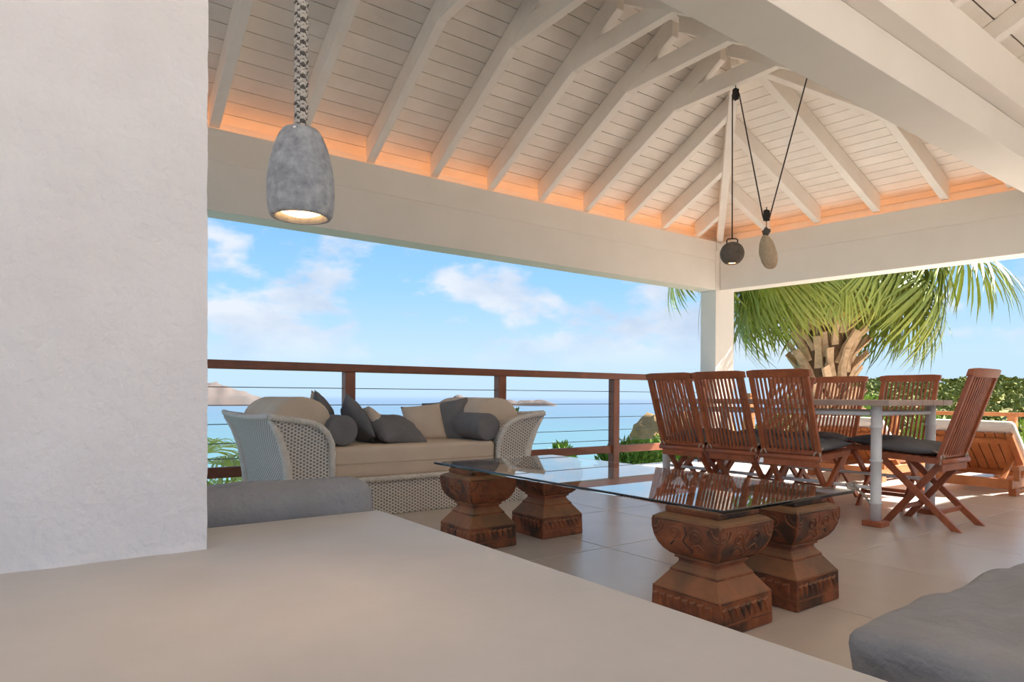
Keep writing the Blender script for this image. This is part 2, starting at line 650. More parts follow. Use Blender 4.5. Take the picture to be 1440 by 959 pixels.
# ================================================================== SETTING
# ---- floor of large stone tiles
floor = MB()
floor.box(-3.5, 9.0, -5.0, 5.20, -0.30, -0.012)
floor_o = tag(part('floor', floor, grout), 'terrace floor of large square beige stone tiles', None, None, 'structure')
TS = 0.78
tm = MB()
g = 0.003
tm.box(g, TS - g, g, TS - g, -0.012, 0.0)
tile_me = tm.mesh('floor_tile', bevel=0.0015, seg=1)
tile_me.materials.append(tile_mat)
x0, y0 = 2.345 - 7 * TS, 2.405 - 7 * TS
for i in range(18):
    for j in range(20):
        x, y = x0 + i * TS, y0 + j * TS
        if x + TS < -3.2 or x > 8.9 or y + TS < -4.9 or y + TS > 5.6:
            continue
        if y + TS > 5.19:      # cut row along the terrace edge
            cm_ = MB()
            cm_.box(g, TS - g, g, 5.19 - y, -0.012, 0.0)
            part('floor_tile', cm_, tile_mat, floor_o, loc=(x, y, 0))
        else:
            link('floor_tile', tile_me, floor_o, (x, y, 0))

# ---- rough plaster wall pier standing on the counter
pier = MB()
nx, nz = 60, 80
px0, px1, pz0, pz1, pyf, pyb = -3.2, 0.311, 0.42, 2.62, 1.57, 1.85
def plaster_off(x, z):
    return 0.004 * noise.noise(Vector((x * 9, z * 9, 1.3))) + 0.0022 * noise.noise(Vector((x * 33, z * 33, 4.0)))
XS = [px0 + (px1 - px0) * (1 - (1 - i / nx) ** 2.2) for i in range(nx + 1)]
vs = []
fs = []
for j in range(nz + 1):
    z = pz0 + (1.9 - pz0) * j / (nz - 1) if j < nz else pz1
    for i in range(nx + 1):
        xx = XS[i]
        if i == nx:
            xx += 0.0022 * noise.noise(Vector((0.5, z * 30, 2.0)))
        vs.append((xx, pyf + plaster_off(xx, z) - (0.006 if j == 0 else 0) * (0.5 + noise.noise(Vector((xx * 14, 0, 0)))), z))
for j in range(nz):
    for i in range(nx):
        a = j * (nx + 1) + i
        fs.append((a, a + 1, a + nx + 2, a + nx + 1))
pier.add(vs, fs, True)
pier.box(px0, px1 - 0.004, pyf + 0.012, pyb, pz0, pz1)
edge = [vs[j * (nx + 1) + nx] for j in range(nz + 1)]
ev = [Vector(p) for p in edge] + [Vector((px1 - 0.004, pyf + 0.03, p[2])) for p in edge]
pier.add(ev, [(j, j + 1, j + nz + 2, j + nz + 1) for j in range(nz)])
tag(part('wall_left', pier, plaster), 'rough white plaster wall pier rising from the counter', None, None, 'structure')

# ---- cement counter in the foreground
ct = MB()
ct.box(-3.2, 0.835, -1.6, 1.82, 0.0, 0.42)
counter = part('masonry_counter', ct, counter_mat, bevel=0.008, seg=3)
tag(counter, 'low smooth cement counter in the foreground below the hanging concrete lamp', 'counter')

# ---- corner column and beams
ZB, ZM, ZT = 2.045, 2.392, 2.62
def beam(name, label, x0, x1, y0, y1, z0=ZB, zm=ZM, zt=ZT, shear=False):
    root = tag(link(name, None), label, None, None, 'structure')
    for pn, a, b, ins in (('beam_board', z0, zm - 0.002, 0.0), ('groove', zm - 0.002, zm + 0.003, 0.004), ('wall_plate', zm + 0.003, zt, 0.0)):
        m_ = MB()
        if shear:
            f = lambda y: 0.135 * (4.9 - y)
            vs = [(x + f(y), y, z) for z in (a, b) for y in (y0 + ins, y1 - ins) for x in (x0 + ins, x1 - ins)]
            m_.add(vs, [(0, 2, 3, 1), (4, 5, 7, 6), (0, 1, 5, 4), (2, 6, 7, 3), (0, 4, 6, 2), (1, 3, 7, 5)])
        else:
            m_.box(x0 + ins, x1 - ins, y0 + ins, y1 - ins, a, b)
        part(pn, m_, beam_mat, root, bevel=0.004 if ins == 0 else 0, seg=2)
    return root
beam('trim_1', 'long white painted beam above the railing on the sea side', -2.5, 6.60, 4.95, 5.17)
beam('trim_2', 'white painted end beam running right from the corner column', 6.68, 6.92, 1.2, 4.945, shear=True)
col = MB()
col.box(6.605, 6.96, 4.95, 5.17, 0, ZT)
cap = MB()
cap.box(6.60, 6.70, 4.93, 4.95, ZT - 0.11, ZT - 0.02)
colo = tag(part('trim_3', col, beam_mat, bevel=0.004), 'square white corner column carrying the two outer beams', None, None, 'structure')
part('corner_block', cap, beam_mat, colo, bevel=0.003)
nb = tag(link('trim_4', None), 'wide white beam crossing overhead at the upper right', None, None, 'structure')
m_ = MB()
m_.box(-3.2, 7.4, 1.585, 1.85, 2.39, 2.60)
part('beam_board', m_, beam_mat, nb, bevel=0.004)
m_ = MB()
m_.box(-3.2, 7.4, 1.485, 1.85, 2.602, 2.88)
part('wall_plate', m_, beam_mat, nb, bevel=0.004)

# ---- hipped timber ceiling
A = Vector((6.673, 4.95, 2.83))
B = Vector((7.09, 1.85, 2.83))
AP = Vector((4.68, 3.32, 3.694))
L0 = Vector((-2.6, 4.95, 2.83))
L1 = Vector((-2.6, 3.32, 3.694))
N0 = Vector((-2.6, 1.85, 2.83))
ceil = MB()
def slope_quad(p0, p1, q0, q1, t0, t1):
    return [lerp(p0, p1, t0), lerp(q0, q1, t0), lerp(q0, q1, t1), lerp(p0, p1, t1)]
def slab(mb, quad, lo, hi):
    n = (quad[1] - quad[0]).cross(quad[3] - quad[0])
    if n.length < 1e-9:
        n = (quad[1] - quad[0]).cross(quad[2] - quad[0])
    n.normalize()
    if n.z < 0:
        n = -n
    vs = [p + n * lo for p in quad] + [p + n * hi for p in quad]
    mb.add(vs, [(0, 1, 2, 3), (7, 6, 5, 4), (0, 4, 5, 1), (1, 5, 6, 2), (2, 6, 7, 3), (3, 7, 4, 0)])
SL = [(L0, L1, A, AP, 0.101 / 1.63), (A, AP, B, AP, 0.048), (B, AP, N0, L1, 0.101 / 1.47)]
for p0, p1, q0, q1, dt in SL:
    ta, tb = (0.0, 0.0) if q1 is L1 else (-0.64, -0.42) if p1 is AP else (-0.5, -0.64)  # hidden overhang shaped to set where the sun's shadow edge falls
    slab(ceil, [lerp(p0, p1, ta), lerp(q0, q1, tb), lerp(q0, q1, 0.999), lerp(p0, p1, 0.999)], 0.017, 0.06)
ceil_o = tag(part('ceiling', ceil, roof_dark), 'white boarded hip ceiling with exposed rafters and collar ties', None, None, 'structure')
for p0, p1, q0, q1, dt in SL:
    k = 0 if q1 is L1 else int((-0.42 if p1 is AP else -0.49) / dt)
    while (k + 1) * dt <= 1.0 + 1e-6:
        gp = dt * 0.024
        m_ = MB()
        slab(m_, slope_quad(p0, p1, q0, q1, k * dt + gp, min((k + 1) * dt - gp, 0.998)), 0.0, 0.015)
        part('ceiling_board', m_, board_mat, ceil_o)
        k += 1

RD = 0.172   # rafter depth, vertical
def rafter(name, top_pts, w, depth, parent, m=white_wood):
    """bar whose top follows the board plane from a to b, cut plumb"""
    a, b = Vector(top_pts[0]), Vector(top_pts[1])
    d = b - a
    s_ = Vector((-d.y, d.x, 0)).normalized() * (w / 2)
    dz = Vector((0, 0, depth))
    vs = [a - s_ - dz, a + s_ - dz, a + s_, a - s_, b - s_ - dz, b + s_ - dz, b + s_, b - s_]
    mb = MB()
    mb.add(vs, [(0, 1, 2, 3), (7, 6, 5, 4), (0, 4, 5, 1), (1, 5, 6, 2), (2, 6, 7, 3), (3, 7, 4, 0)])
    return part(name, mb, m, parent, bevel=0.004, seg=1)
zback = lambda y: 2.83 + 0.53 * (4.95 - y) - 0.002
znear = lambda y: 2.83 + 0.5878 * (y - 1.85) - 0.002
RX = [1.03 + 0.585 * k for k in range(-5, 7)]
for x in RX:
    rafter('rafter', [(x, 4.99, zback(4.99)), (x, 3.35, zback(3.35))], 0.072, RD, ceil_o)
    rafter('rafter', [(x, 1.87, znear(1.87)), (x, 3.29, znear(3.29))], 0.072, RD, ceil_o)
    m_ = MB()
    ya = 4.95 - (3.25 + 0.135 - 2.655) / 0.53
    yb2 = 1.85 + (3.25 + 0.135 - 2.655) / 0.5878
    m_.add([(x + sx_ * 0.033, y, z) for z, y0_, y1_ in ((3.25, 4.95 - (3.25 - 2.655) / 0.53 + 0.10, 1.85 + (3.25 - 2.655) / 0.5878 - 0.10), (3.385, ya + 0.10, yb2 - 0.10)) for y in (y0_, y1_) for sx_ in (-1, 1)],
           [(0, 2, 3, 1), (4, 5, 7, 6), (0, 1, 5, 4), (2, 6, 7, 3), (0, 4, 6, 2), (1, 3, 7, 5)])
    part('collar_tie', m_, white_wood, ceil_o, bevel=0.003, seg=1)
def hip_y(x):      # back hip line in plan
    return 3.32 + (x - AP.x) / (A.x - AP.x) * (4.95 - 3.32)
for x in (5.125, 5.71, 6.295):
    rafter('jack_rafter', [(x, 4.99, zback(4.99)), (x, hip_y(x), zback(hip_y(x)))], 0.072, RD, ceil_o)
for p in (A, B):
    e = lerp(p, AP, -0.012)
    rafter('hip_rafter', [e - Vector((0, 0, 0.002)), AP - Vector((0, 0, 0.002))], 0.075, 0.20, ceil_o)
# rafters of the hip end
nE = (B - A).cross(AP - A).normalized()
def zend(x, y):
    return A.z - (nE.x * (x - A.x) + nE.y * (y - A.y)) / nE.z - 0.002
for y in (4.38, 3.83, 3.25, 2.66, 2.15):
    xe = A.x + 0.1345 * (4.95 - y) + 0.03
    if y > 3.4:
        t = (y - 3.32) / (4.95 - 3.32)
        xt = AP.x + t * (A.x - AP.x)
    elif y > 3.2:
        xt = AP.x + 0.03
    else:
        t = (3.32 - y) / (3.32 - 1.85)
        xt = AP.x + t * (B.x - AP.x)
    rafter('jack_rafter', [(xe, y, zend(xe, y)), (xt, y, zend(xt, y))], 0.072, RD, ceil_o)
m_ = MB()
m_.box(-2.6, AP.x + 0.03, 3.29, 3.35, 3.615, 3.70)
part('ridge_beam', m_, white_wood, ceil_o, bevel=0.003)
m_ = MB()
m_.box(-2.6, 7.1, 5.135, 5.165, ZT, 2.735)  # closing board added to keep daylight from leaking over the beam
part('added_eaves_board', m_, white_wood, ceil_o)
m_ = MB()
f = lambda y: 0.135 * (4.9 - y)
m_.add([(x + f(y), y, z) for z in (ZT, 2.745) for y in (1.3, 5.13) for x in (6.885, 6.915)], [(0, 2, 3, 1), (4, 5, 7, 6), (0, 1, 5, 4), (2, 6, 7, 3), (0, 4, 6, 2), (1, 3, 7, 5)])
part('added_eaves_board', m_, white_wood, ceil_o)

# ---- second roof over the near side (its edge shows at the upper right)
c2 = MB()
Q = [Vector((-3.2, 1.80, 2.85)), Vector((8.6, 1.80, 2.85)), Vector((8.6, -0.6, 3.93)), Vector((-3.2, -0.6, 3.93))]  # unseen right end sized to keep stray sun off the floor
Q2 = [Vector((-3.2, -3.02, 2.93)), Vector((8.6, -3.02, 2.93)), Vector((8.6, -0.6, 3.93)), Vector((-3.2, -0.6, 3.93))]
slab(c2, Q, 0.017, 0.06)
slab(c2, Q2, 0.017, 0.06)
ceil2 = tag(part('ceiling_near', c2, roof_dark), 'second white boarded ceiling beyond the overhead beam at upper right', None, None, 'structure')
for q in (Q, Q2):
    n_ = 23
    for k in range(n_):
        m_ = MB()
        slab(m_, slope_quad(q[0], q[3], q[1], q[2], (k + 0.035) / n_, (k + 0.965) / n_), 0.0, 0.015)
        part('ceiling_board', m_, board_mat, ceil2)
for k in range(20):
    x = -3.0 + 0.585 * k
    rafter('rafter', [(x, 1.60, 2.938), (x, -0.6, 3.928)], 0.072, 0.12, ceil2)
m_ = MB()
m_.box(-3.2, 8.6, -0.63, -0.57, 3.72, 3.92)
part('ridge_beam', m_, white_wood, ceil2)

# ---- unseen wall block added right of the camera to stop stray sun
hw = MB()
hw.box(5.3, 9.6, -1.7, 0.55, 0.0, 3.3)
tag(part('added_wall_right', hw, plaster), 'white plastered wall added out of view to block stray sun', None, None, 'structure')

# ---- warm light strips hidden on top of the beams
def strip(label, a, b, w=0.012):
    m_ = MB()
    m_.bar(a, b, w, 0.008)
    o = part('light_strip', m_, strip_mat)
    return tag(o, label, 'light strip')
strip('warm glowing light strip on top of the sea side beam', (-1.5, 5.03, ZT + 0.008), (6.55, 5.03, ZT + 0.008))
strip('warm glowing light strip on top of the end beam', (6.78 + 0.005, 4.85, ZT + 0.008), (7.17, 1.95, ZT + 0.008), 0.009)

# ================================================================== OUTDOOR SETTING
sea = MB()
import itertools
rings = [70, 120, 200, 350, 600, 1000, 1800, 3200, 6000, 12000, 25000, 45000]
na = 48
vs = [(r * cos(2 * pi * k / na), r * sin(2 * pi * k / na), -42.0) for r in rings for k in range(na)]
fs = [(i * na + k, i * na + (k + 1) % na, (i + 1) * na + (k + 1) % na, (i + 1) * na + k) for i in range(len(rings) - 1) for k in range(na)]
sea.add(vs, fs)
tag(part('sea', sea, sea_mat), 'blue and turquoise sea reaching the horizon', None, None, 'structure')

def angled(ang_deg, d):
    return Vector((d * cos(radians(ang_deg)), d * sin(radians(ang_deg)), 0))

def island(label, ang, dist, width, height, depth, seed, prof):
    mb = MB()
    c = angled(ang, dist)
    u = Vector((sin(radians(ang)), -cos(radians(ang)), 0))   # to the right
    w = Vector((cos(radians(ang)), sin(radians(ang)), 0))
    nx_, ny_ = 60, 16
    vs = []
    for j in range(ny_ + 1):
        for i in range(nx_ + 1):
            s_ = i / nx_
            t = j / ny_ * 2 - 1
            h0 = prof(s_) * height * max(0, 1 - t * t) ** 0.6
            p = c + u * ((s_ - 0.5) * width) + w * (t * depth / 2)
            h0 *= 1 + 0.35 * noise.fractal(Vector((p.x / 60 + seed, p.y / 60, 0)), 1.0, 2.0, 4)
            vs.append((p.x, p.y, -42.5 + h0))
    fs = [(j * (nx_ + 1) + i, j * (nx_ + 1) + i + 1, (j + 1) * (nx_ + 1) + i + 1, (j + 1) * (nx_ + 1) + i) for j in range(ny_) for i in range(nx_)]
    mb.add(vs, fs, True)
    return tag(part('island', mb, isle_mat), label, 'island')
sm = lambda a, b, x: max(0, min(1, (x - a) / (b - a)))
def deg_of(px):
    return 53.98 - math.degrees(math.atan((px - 720) / F_PX))
dI = 3000.0
island('large hazy brown island behind the left end of the daybed', deg_of(255), dI, 880, 92, 400, 1.0,
       lambda s: (sin(pi * s) ** 0.7) * (1 if s < 0.66 else max(0.0, (1 - s) / 0.34) ** 0.6) + 0.0)
island('small round hazy islet above the pale right hand pillows', deg_of(648), dI, 125, 46, 110, 5.0, lambda s: sin(pi * s) ** 0.8)
island('low twin humped hazy islet right of the second railing post', deg_of(735), dI, 310, 34, 120, 9.0,
       lambda s: sin(pi * s) ** 0.5 * (0.55 + 0.45 * abs(cos(pi * (s * 1.15 + 0.02)))))

# green hillside on the right
hc_ang = 20.0
u = Vector((sin(radians(hc_ang)), -cos(radians(hc_ang)), 0))
w = Vector((cos(radians(hc_ang)), sin(radians(hc_ang)), 0))
def hill_z(s_, t):
    """s_: metres to the right of the axis, t: metres along it"""
    left = sm(-42, -14, s_)
    ridge = 4.6 * left * math.exp(-((t - 120) / 34.0) ** 2)
    fall = -24 * (1 - sm(-55, -22, s_))
    return -7.0 + ridge * 2.05 + fall * 1.2 - 14 * sm(165, 240, t) - 3.0 * (1 - sm(20, 70, t)) + 1.3 * noise.fractal(Vector((s_ / 18, t / 18, 0.3)), 1.0, 2.0, 4)
hill = MB()
ni, nj = 90, 70
vs = []
for j in range(nj + 1):
    for i in range(ni + 1):
        s_ = -70 + 160 * i / ni
        t = 14 + 226 * j / nj
        p = u * s_ + w * t
        vs.append((p.x, p.y, hill_z(s_, t)))
fs = [(j * (ni + 1) + i, j * (ni + 1) + i + 1, (j + 1) * (ni + 1) + i + 1, (j + 1) * (ni + 1) + i) for j in range(nj) for i in range(ni)]
hill.add(vs, fs, True)
tag(part('hillside', hill, soil_mat), 'dry scrub covered hillside beyond the right hand railing', None, None, 'structure')

def blob(mb, c, r, seed, squash=0.75, det=1):
    bm = bmesh.new()
    bmesh.ops.create_icosphere(bm, subdivisions=det, radius=1.0)
    vs = []
    for v in bm.verts:
        k = 1 + 0.45 * noise.noise(v.co * 2.2 + Vector((seed, seed * 2, 0)))
        vs.append((c[0] + v.co.x * r * k, c[1] + v.co.y * r * k, c[2] + v.co.z * r * k * squash))
    fs = [tuple(v.index for v in f.verts) for f in bm.faces]
    bm.free()
    mb.add(vs, fs, True)
scrub = MB()
rr = random.Random(3)
for k in range(9500):
    s_ = rr.uniform(-40, 85)
    t = rr.uniform(38, 150)
    if rr.random() > sm(-44, -18, s_):
        continue
    p = u * s_ + w * t
    r = rr.uniform(0.2, 0.7) * (0.6 + t / 160)
    for q in range(16):
        a_ = rr.uniform(0, 2 * pi)
        e_ = rr.uniform(-0.1, 1.5)
        c_ = Vector((p.x + r * cos(a_) * cos(e_), p.y + r * sin(a_) * cos(e_), hill_z(s_, t) + r * 1.1 * sin(e_)))
        d1 = Vector((rr.uniform(-1, 1), rr.uniform(-1, 1), rr.uniform(-.6, 1))).normalized() * r * 0.55
        d2_ = d1.cross(Vector((rr.uniform(-1, 1), rr.uniform(-1, 1), rr.uniform(-1, 1)))).normalized() * r * 0.4
        scrub.add([c_ - d1, c_ + d2_, c_ + d1, c_ - d2_], [(0, 1, 2, 3)])
tag(part('hill_scrub', scrub, bush_mat), 'scrubby green bushes covering the far hillside', 'bushes', None, 'stuff')

# rocky outcrop and green slope beyond the railing
rk = MB()
c = angled(deg_of(921), 46)
for k, (dx, dy, r, z) in enumerate(((0, 0, 1.5, -1.9), (1.4, -0.8, 1.9, -2.2), (-0.8, 0.3, 1.0, -2.6), (2.8, -1.6, 2.0, -2.0), (0.3, 0.2, 1.6, -3.4))):
    blob(rk, (c.x + dx, c.y + dy, z), r, 20 + k, 0.85, 3)
tag(part('rocky_outcrop', rk, rock_mat), 'ochre rocky outcrop beyond the railing left of the dining chairs', 'rock')
sl = MB()
vs = []
for j in range(21):
    for i in range(31):
        x = 2.0 + 45 * (i / 30) ** 1.6
        y = 5.4 + 40 * (j / 20) ** 1.6
        z = -1.15 - 0.115 * max(0, y - 6) - 0.35 * max(0, 6.5 - x) + 0.25 * noise.noise(Vector((x * 0.6, y * 0.6, 0)))
        vs.append((x, y, z))
sl.add(vs, [(j * 31 + i, j * 31 + i + 1, (j + 1) * 31 + i + 1, (j + 1) * 31 + i) for j in range(20) for i in range(30)], True)
tag(part('garden_slope', sl, mat('green_ground_cover', lin(92, 108, 50), 0.95, col2=lin(64, 82, 36), scale=3.0, detail=8, bump=0.05, bscale=8, spec=0.1)), 'planted ground falling away below the terrace', None, None, 'structure')
# lower ground round the terrace; unseen parts added to bounce sunlight
gr = MB()
gr.box(9.0, 22, -25, 7.6, -0.95, -0.75)
gr.box(-25, 9.0, -25, -5.0, -0.35, -0.05)
gr.box(-25, -3.5, -5.0, 5.2, -0.35, -0.05)
tag(part('ground', gr, mat('pale_paving', lin(214, 200, 182), 0.8, col2=lin(200, 184, 164), scale=0.8)), 'pale paving round the terrace, unseen parts added to bounce sunlight', None, None, 'structure')

# ---- leafy plants
def leaf_cluster(mb, c, rx, ry, rz, n, rnd, ln=0.09, wd=0.035):
    for k in range(n):
        a = rnd.uniform(0, 2 * pi)
        e = math.asin(rnd.uniform(-0.5, 1))
        q = rnd.uniform(0.55, 1.0)
        p = Vector((c[0] + rx * q * cos(a) * cos(e), c[1] + ry * q * sin(a) * cos(e), c[2] + rz * q * sin(e)))
        d = Vector((cos(a) * cos(e), sin(a) * cos(e), sin(e) + 0.5)) + Vector((rnd.uniform(-.6, .6), rnd.uniform(-.6, .6), rnd.uniform(-.5, .5)))
        d.normalize()
        s_ = d.cross(Vector((rnd.uniform(-1, 1), rnd.uniform(-1, 1), rnd.uniform(-1, 1)))).normalized()
        l = ln * rnd.uniform(0.7, 1.3)
        vs = [p, p + d * l * 0.45 + s_ * wd / 2, p + d * l, p + d * l * 0.45 - s_ * wd / 2]
        mb.add(vs, [(0, 1, 2, 3)])
hd_rnd = random.Random(11)
def shrub(name, label, c, rx, ry, rz, n, ln=0.09, wd=0.04, base=-1.2, group=None):
    root = thing(name, label, 'shrub', (c[0], c[1], base), 0, group)
    mb = MB()
    leaf_cluster(mb, (0, 0, c[2] - base), rx, ry, rz, n, hd_rnd, ln, wd)
    fo = part('foliage', mb, leaf_mat, root)
    fo['kind'] = 'stuff'
    st = MB()
    for k in range(5):
        a = k * 1.26
        st.tube([(0.05 * cos(a), 0.05 * sin(a), 0), (rx * 0.3 * cos(a), ry * 0.3 * sin(a), (c[2] - base) * 0.6), (rx * 0.5 * cos(a), ry * 0.5 * sin(a), c[2] - base)], [0.02, 0.014, 0.006], 6)
    part('stem', st, trunk_mat, root)
    return root
shrub('flowering_shrub', 'small leafy shrub behind the right arm of the daybed', (4.10, 5.62, 0.26), 0.20, 0.20, 0.36, 420, 0.06, 0.035)
HB = [(7.2, 6.95, -0.32, 0.5, 'green garden bush just right of the third railing post'),
      (8.15, 7.1, -0.34, 0.55, 'green garden bush seen under the first dining chair'),
      (8.9, 6.55, -0.38, 0.55, 'green garden bush seen under the second dining chair'),
      (9.6, 5.95, -0.42, 0.5, 'green garden bush below the palm trunk'),
      (11.4, 5.75, 0.1, 0.7, 'yellow green garden bush right of the palm trunk'),
      (11.6, 4.5, -0.25, 0.7, 'green garden bush behind the pale lounger on the left'),
      (11.6, 3.1, -0.3, 0.75, 'green garden bush behind the right hand lounger'),
      (6.55, 7.7, -0.42, 0.22, 'small green bush left of the third railing post')]
for x, y, z, r, lab in HB:
    shrub('garden_bush', lab, (x, y, z), r, r * 0.8, 0.42 if z < -0.3 else 0.8, 1100, 0.12, 0.06, -1.4, 'bushes along the terrace edge')

# ---- fan palm leaves
def fan_mesh(name, R, spread, nseg, seed, droop=0.5, wd=0.03):
    """fan blade: hub at origin, pointing +y, hanging along -z by droop"""
    rnd = random.Random(seed)
    mb = MB()
    for k in range(nseg):
        a = radians(-spread / 2 + spread * k / (nseg - 1)) + rnd.uniform(-0.03, 0.03)
        l = R * (0.72 + 0.28 * cos(a * 0.6)) * rnd.uniform(0.86, 1.08)
        d = Vector((sin(a), cos(a), 0))
        s_ = Vector((cos(a), -sin(a), 0))
        dr = droop * rnd.uniform(0.75, 1.35)
        tw = rnd.uniform(-0.5, 0.5)
        pts = []
        n = 6
        for i in range(n + 1):
            t = i / n
            ww = wd * (0.25 + 1.9 * t) * (1 - t) ** 0.55 * 1.5 if t > 0 else wd * 0.3
            c_ = d * (l * t * (1 - 0.18 * dr * t * t)) + Vector((0, 0, -dr * l * t ** 2.6 + 0.06 * R * sin(pi * min(1, t * 1.4)) * (1 if k % 2 else 0.6)))
            sv = s_ * cos(tw * t) + Vector((0, 0, 1)) * sin(tw * t) * 1.0
            pts.append((c_ - sv * ww / 2, c_ + sv * ww / 2))
        vs = [p for q in pts for p in q]
        mb.add(vs, [(2 * i, 2 * i + 1, 2 * i + 3, 2 * i + 2) for i in range(n)])
    return mb.mesh(name)
def frond(parent, fan, m, base, az, elev, plen, pitch, scale=1.0, roll=0.0):
    """a leaf: stalk from base rising at elev toward az, fan at its tip tilted by pitch"""
    d = Vector((cos(az) * cos(elev), sin(az) * cos(elev), sin(elev)))
    tip = Vector(base) + d * plen + Vector((0, 0, -0.10 * plen))
    mid = Vector(base) + d * plen * 0.55
    st = MB()
    st.tube([base, mid, tip], [0.022, 0.014, 0.009], 6)
    p = part('palm_stalk', st, petiole_mat, parent)
    fo = link('palm_leaf', fan, p)
    fo.rotation_euler = Euler((pitch, roll, az - pi / 2), 'XYZ')
    fo.rotation_euler = (Matrix.Rotation(az - pi / 2, 3, 'Z') @ Matrix.Rotation(pitch, 3, 'X') @ Matrix.Rotation(roll, 3, 'Y')).to_euler()
    fo.location = tip
    fo.scale = (scale,) * 3
    return p
fans = []
for k in range(5):
    fm = fan_mesh('palm_leaf_blade', 1.0, 230, 58, 30 + k, 0.35 + 0.12 * k, 0.026)
    fm.materials.append(frond_mat)
    fans.append(fm)
fan_y = fan_mesh('palm_leaf_blade', 0.95, 210, 40, 60, 0.8, 0.03)
fan_y.materials.append(frond_dry)

PX, PY, PB = 9.05, 4.93, -1.12
palm = thing('fan_palm', 'tall fan palm with a shaggy trunk behind the dining chairs', 'palm tree', (PX, PY, PB))
tk = MB()
tk.lathe([(0.36, 0), (0.34, 0.8), (0.29, 1.6), (0.29, 2.4), (0.30, 2.95), (0.22, 3.3), (0.02, 3.45)], 16)
part('trunk', tk, trunk_mat, palm)
bo = MB()   # old leaf base: a tapering split wedge
bo.add([(-.075, 0, 0), (.075, 0, 0), (.06, .05, 0), (-.06, .05, 0), (-.055, .06, .22), (.055, .06, .22), (.045, .10, .21), (-.045, .10, .21),
        (-.06, .20, .42), (-.012, .19, .36), (.012, .19, .36), (.06, .20, .42), (-.05, .215, .41), (.05, .215, .41)],
       [(0, 1, 2, 3), (0, 4, 5, 1), (1, 5, 6, 2), (2, 6, 7, 3), (3, 7, 4, 0), (4, 8, 9, 10, 11, 5), (7, 6, 13, 12), (4, 7, 12, 8), (5, 11, 13, 6), (8, 12, 13, 11, 10, 9)])
bo_me = bo.mesh('leaf_base')
bo_me.materials.append(boot_mat)
rp_ = random.Random(5)
for k in range(96):
    a = k * 2.39996
    z = 1.05 + 2.0 * k / 96
    o = link('leaf_base', bo_me, palm)
    rr_ = 0.255
    o.location = (rr_ * cos(a), rr_ * sin(a), z)
    o.rotation_euler = (Matrix.Rotation(a - pi / 2, 3, 'Z') @ Matrix.Rotation(rp_.uniform(-0.1, 0.25), 3, 'X') @ Matrix.Rotation(rp_.uniform(-0.6, 0.6), 3, 'Y')).to_euler()
    q = rp_.uniform(0.75, 1.2)
    o.scale = (q * 0.95, q * 1.1, q * 1.0)
AZR = YAW - pi / 2      # azimuth that points to the right of the view
FR = [  # azimuth from AZR (deg), stalk elevation, stalk length, blade pitch, blade scale, yellow
    (0, 24, 0.95, -52, 1.25, 0), (-12, 30, 1.65, -22, 1.15, 0), (14, 18, 0.85, -60, 0.95, 0), (24, 34, 1.2, -38, 1.1, 0), (-28, 20, 1.05, -48, 1.0, 0),
    (182, 26, 0.85, -56, 0.9, 0), (168, 30, 1.35, -48, 1.05, 0), (196, 24, 0.6, -64, 0.7, 0), (150, 20, 0.9, -60, 1.0, 0), (205, 34, 0.95, -52, 0.9, 0),
    (228, 26, 0.42, -64, 0.62, 1), (252, 32, 0.36, -70, 0.50, 0), (270, 30, 0.34, -72, 0.50, 1), (288, 32, 0.36, -68, 0.50, 0), (310, 28, 0.44, -62, 0.62, 1), (330, 24, 0.55, -58, 0.75, 0), (177, 22, 1.95, -52, 0.72, 0), (171, 34, 1.9, -40, 0.7, 0),
    (40, 24, 1.0, -50, 1.05, 0), (65, 20, 1.0, -55, 1.0, 0), (90, 26, 1.0, -50, 1.0, 0), (115, 22, 1.0, -55, 1.0, 0), (135, 30, 1.1, -45, 1.05, 0),
    (218, 44, 0.7, -45, 0.8, 0), (242, 48, 0.6, -50, 0.78, 0), (262, 40, 0.6, -58, 0.78, 0), (298, 46, 0.65, -50, 0.8, 0), (322, 42, 0.85, -46, 0.9, 0),
    (350, 42, 1.25, -36, 1.1, 0), (20, 50, 1.15, -25, 1.05, 0), (60, 55, 1.1, -15, 1.0, 0), (100, 52, 1.1, -20, 1.0, 0), (140, 56, 1.0, -15, 1.0, 0), (180, 50, 1.1, -28, 1.0, 0),
    (0, 68, 1.0, 10, 0.9, 0), (120, 70, 1.0, 12, 0.9, 0), (240, 72, 0.9, 10, 0.8, 0), (300, 66, 0.9, 5, 0.8, 0)]
for k, (az, el, pl, pt, sc_, yl) in enumerate(FR):
    a = AZR + radians(az)
    frond(palm, fan_y if yl else fans[k % 5], None, (0.19 * cos(a), 0.19 * sin(a), 3.08 + 0.0035 * el), a, radians(el), pl, radians(pt), sc_, rp_.uniform(-0.25, 0.25))

fan_l = fan_mesh('palm_leaf_blade', 0.95, 200, 34, 71, 0.5, 0.03)
fan_l.materials.append(young_mat)
lp = thing('young_palm', 'young yellow green palm outside the railing left of the daybed', 'palm tree', (1.12, 6.1, -1.5))
tk = MB()
tk.lathe([(0.14, 0), (0.12, 0.7), (0.10, 1.2), (0.03, 1.32)], 12)
part('trunk', tk, trunk_mat, lp)
for k in range(13):
    a = k * 2.39996
    lev = k / 13
    frond(lp, fan_l, None, (0.08 * cos(a), 0.08 * sin(a), 1.2), a, radians(20 + 50 * lev), rp_.uniform(0.45, 0.7), radians(-20 + 60 * lev), 0.62, rp_.uniform(-0.3, 0.3))

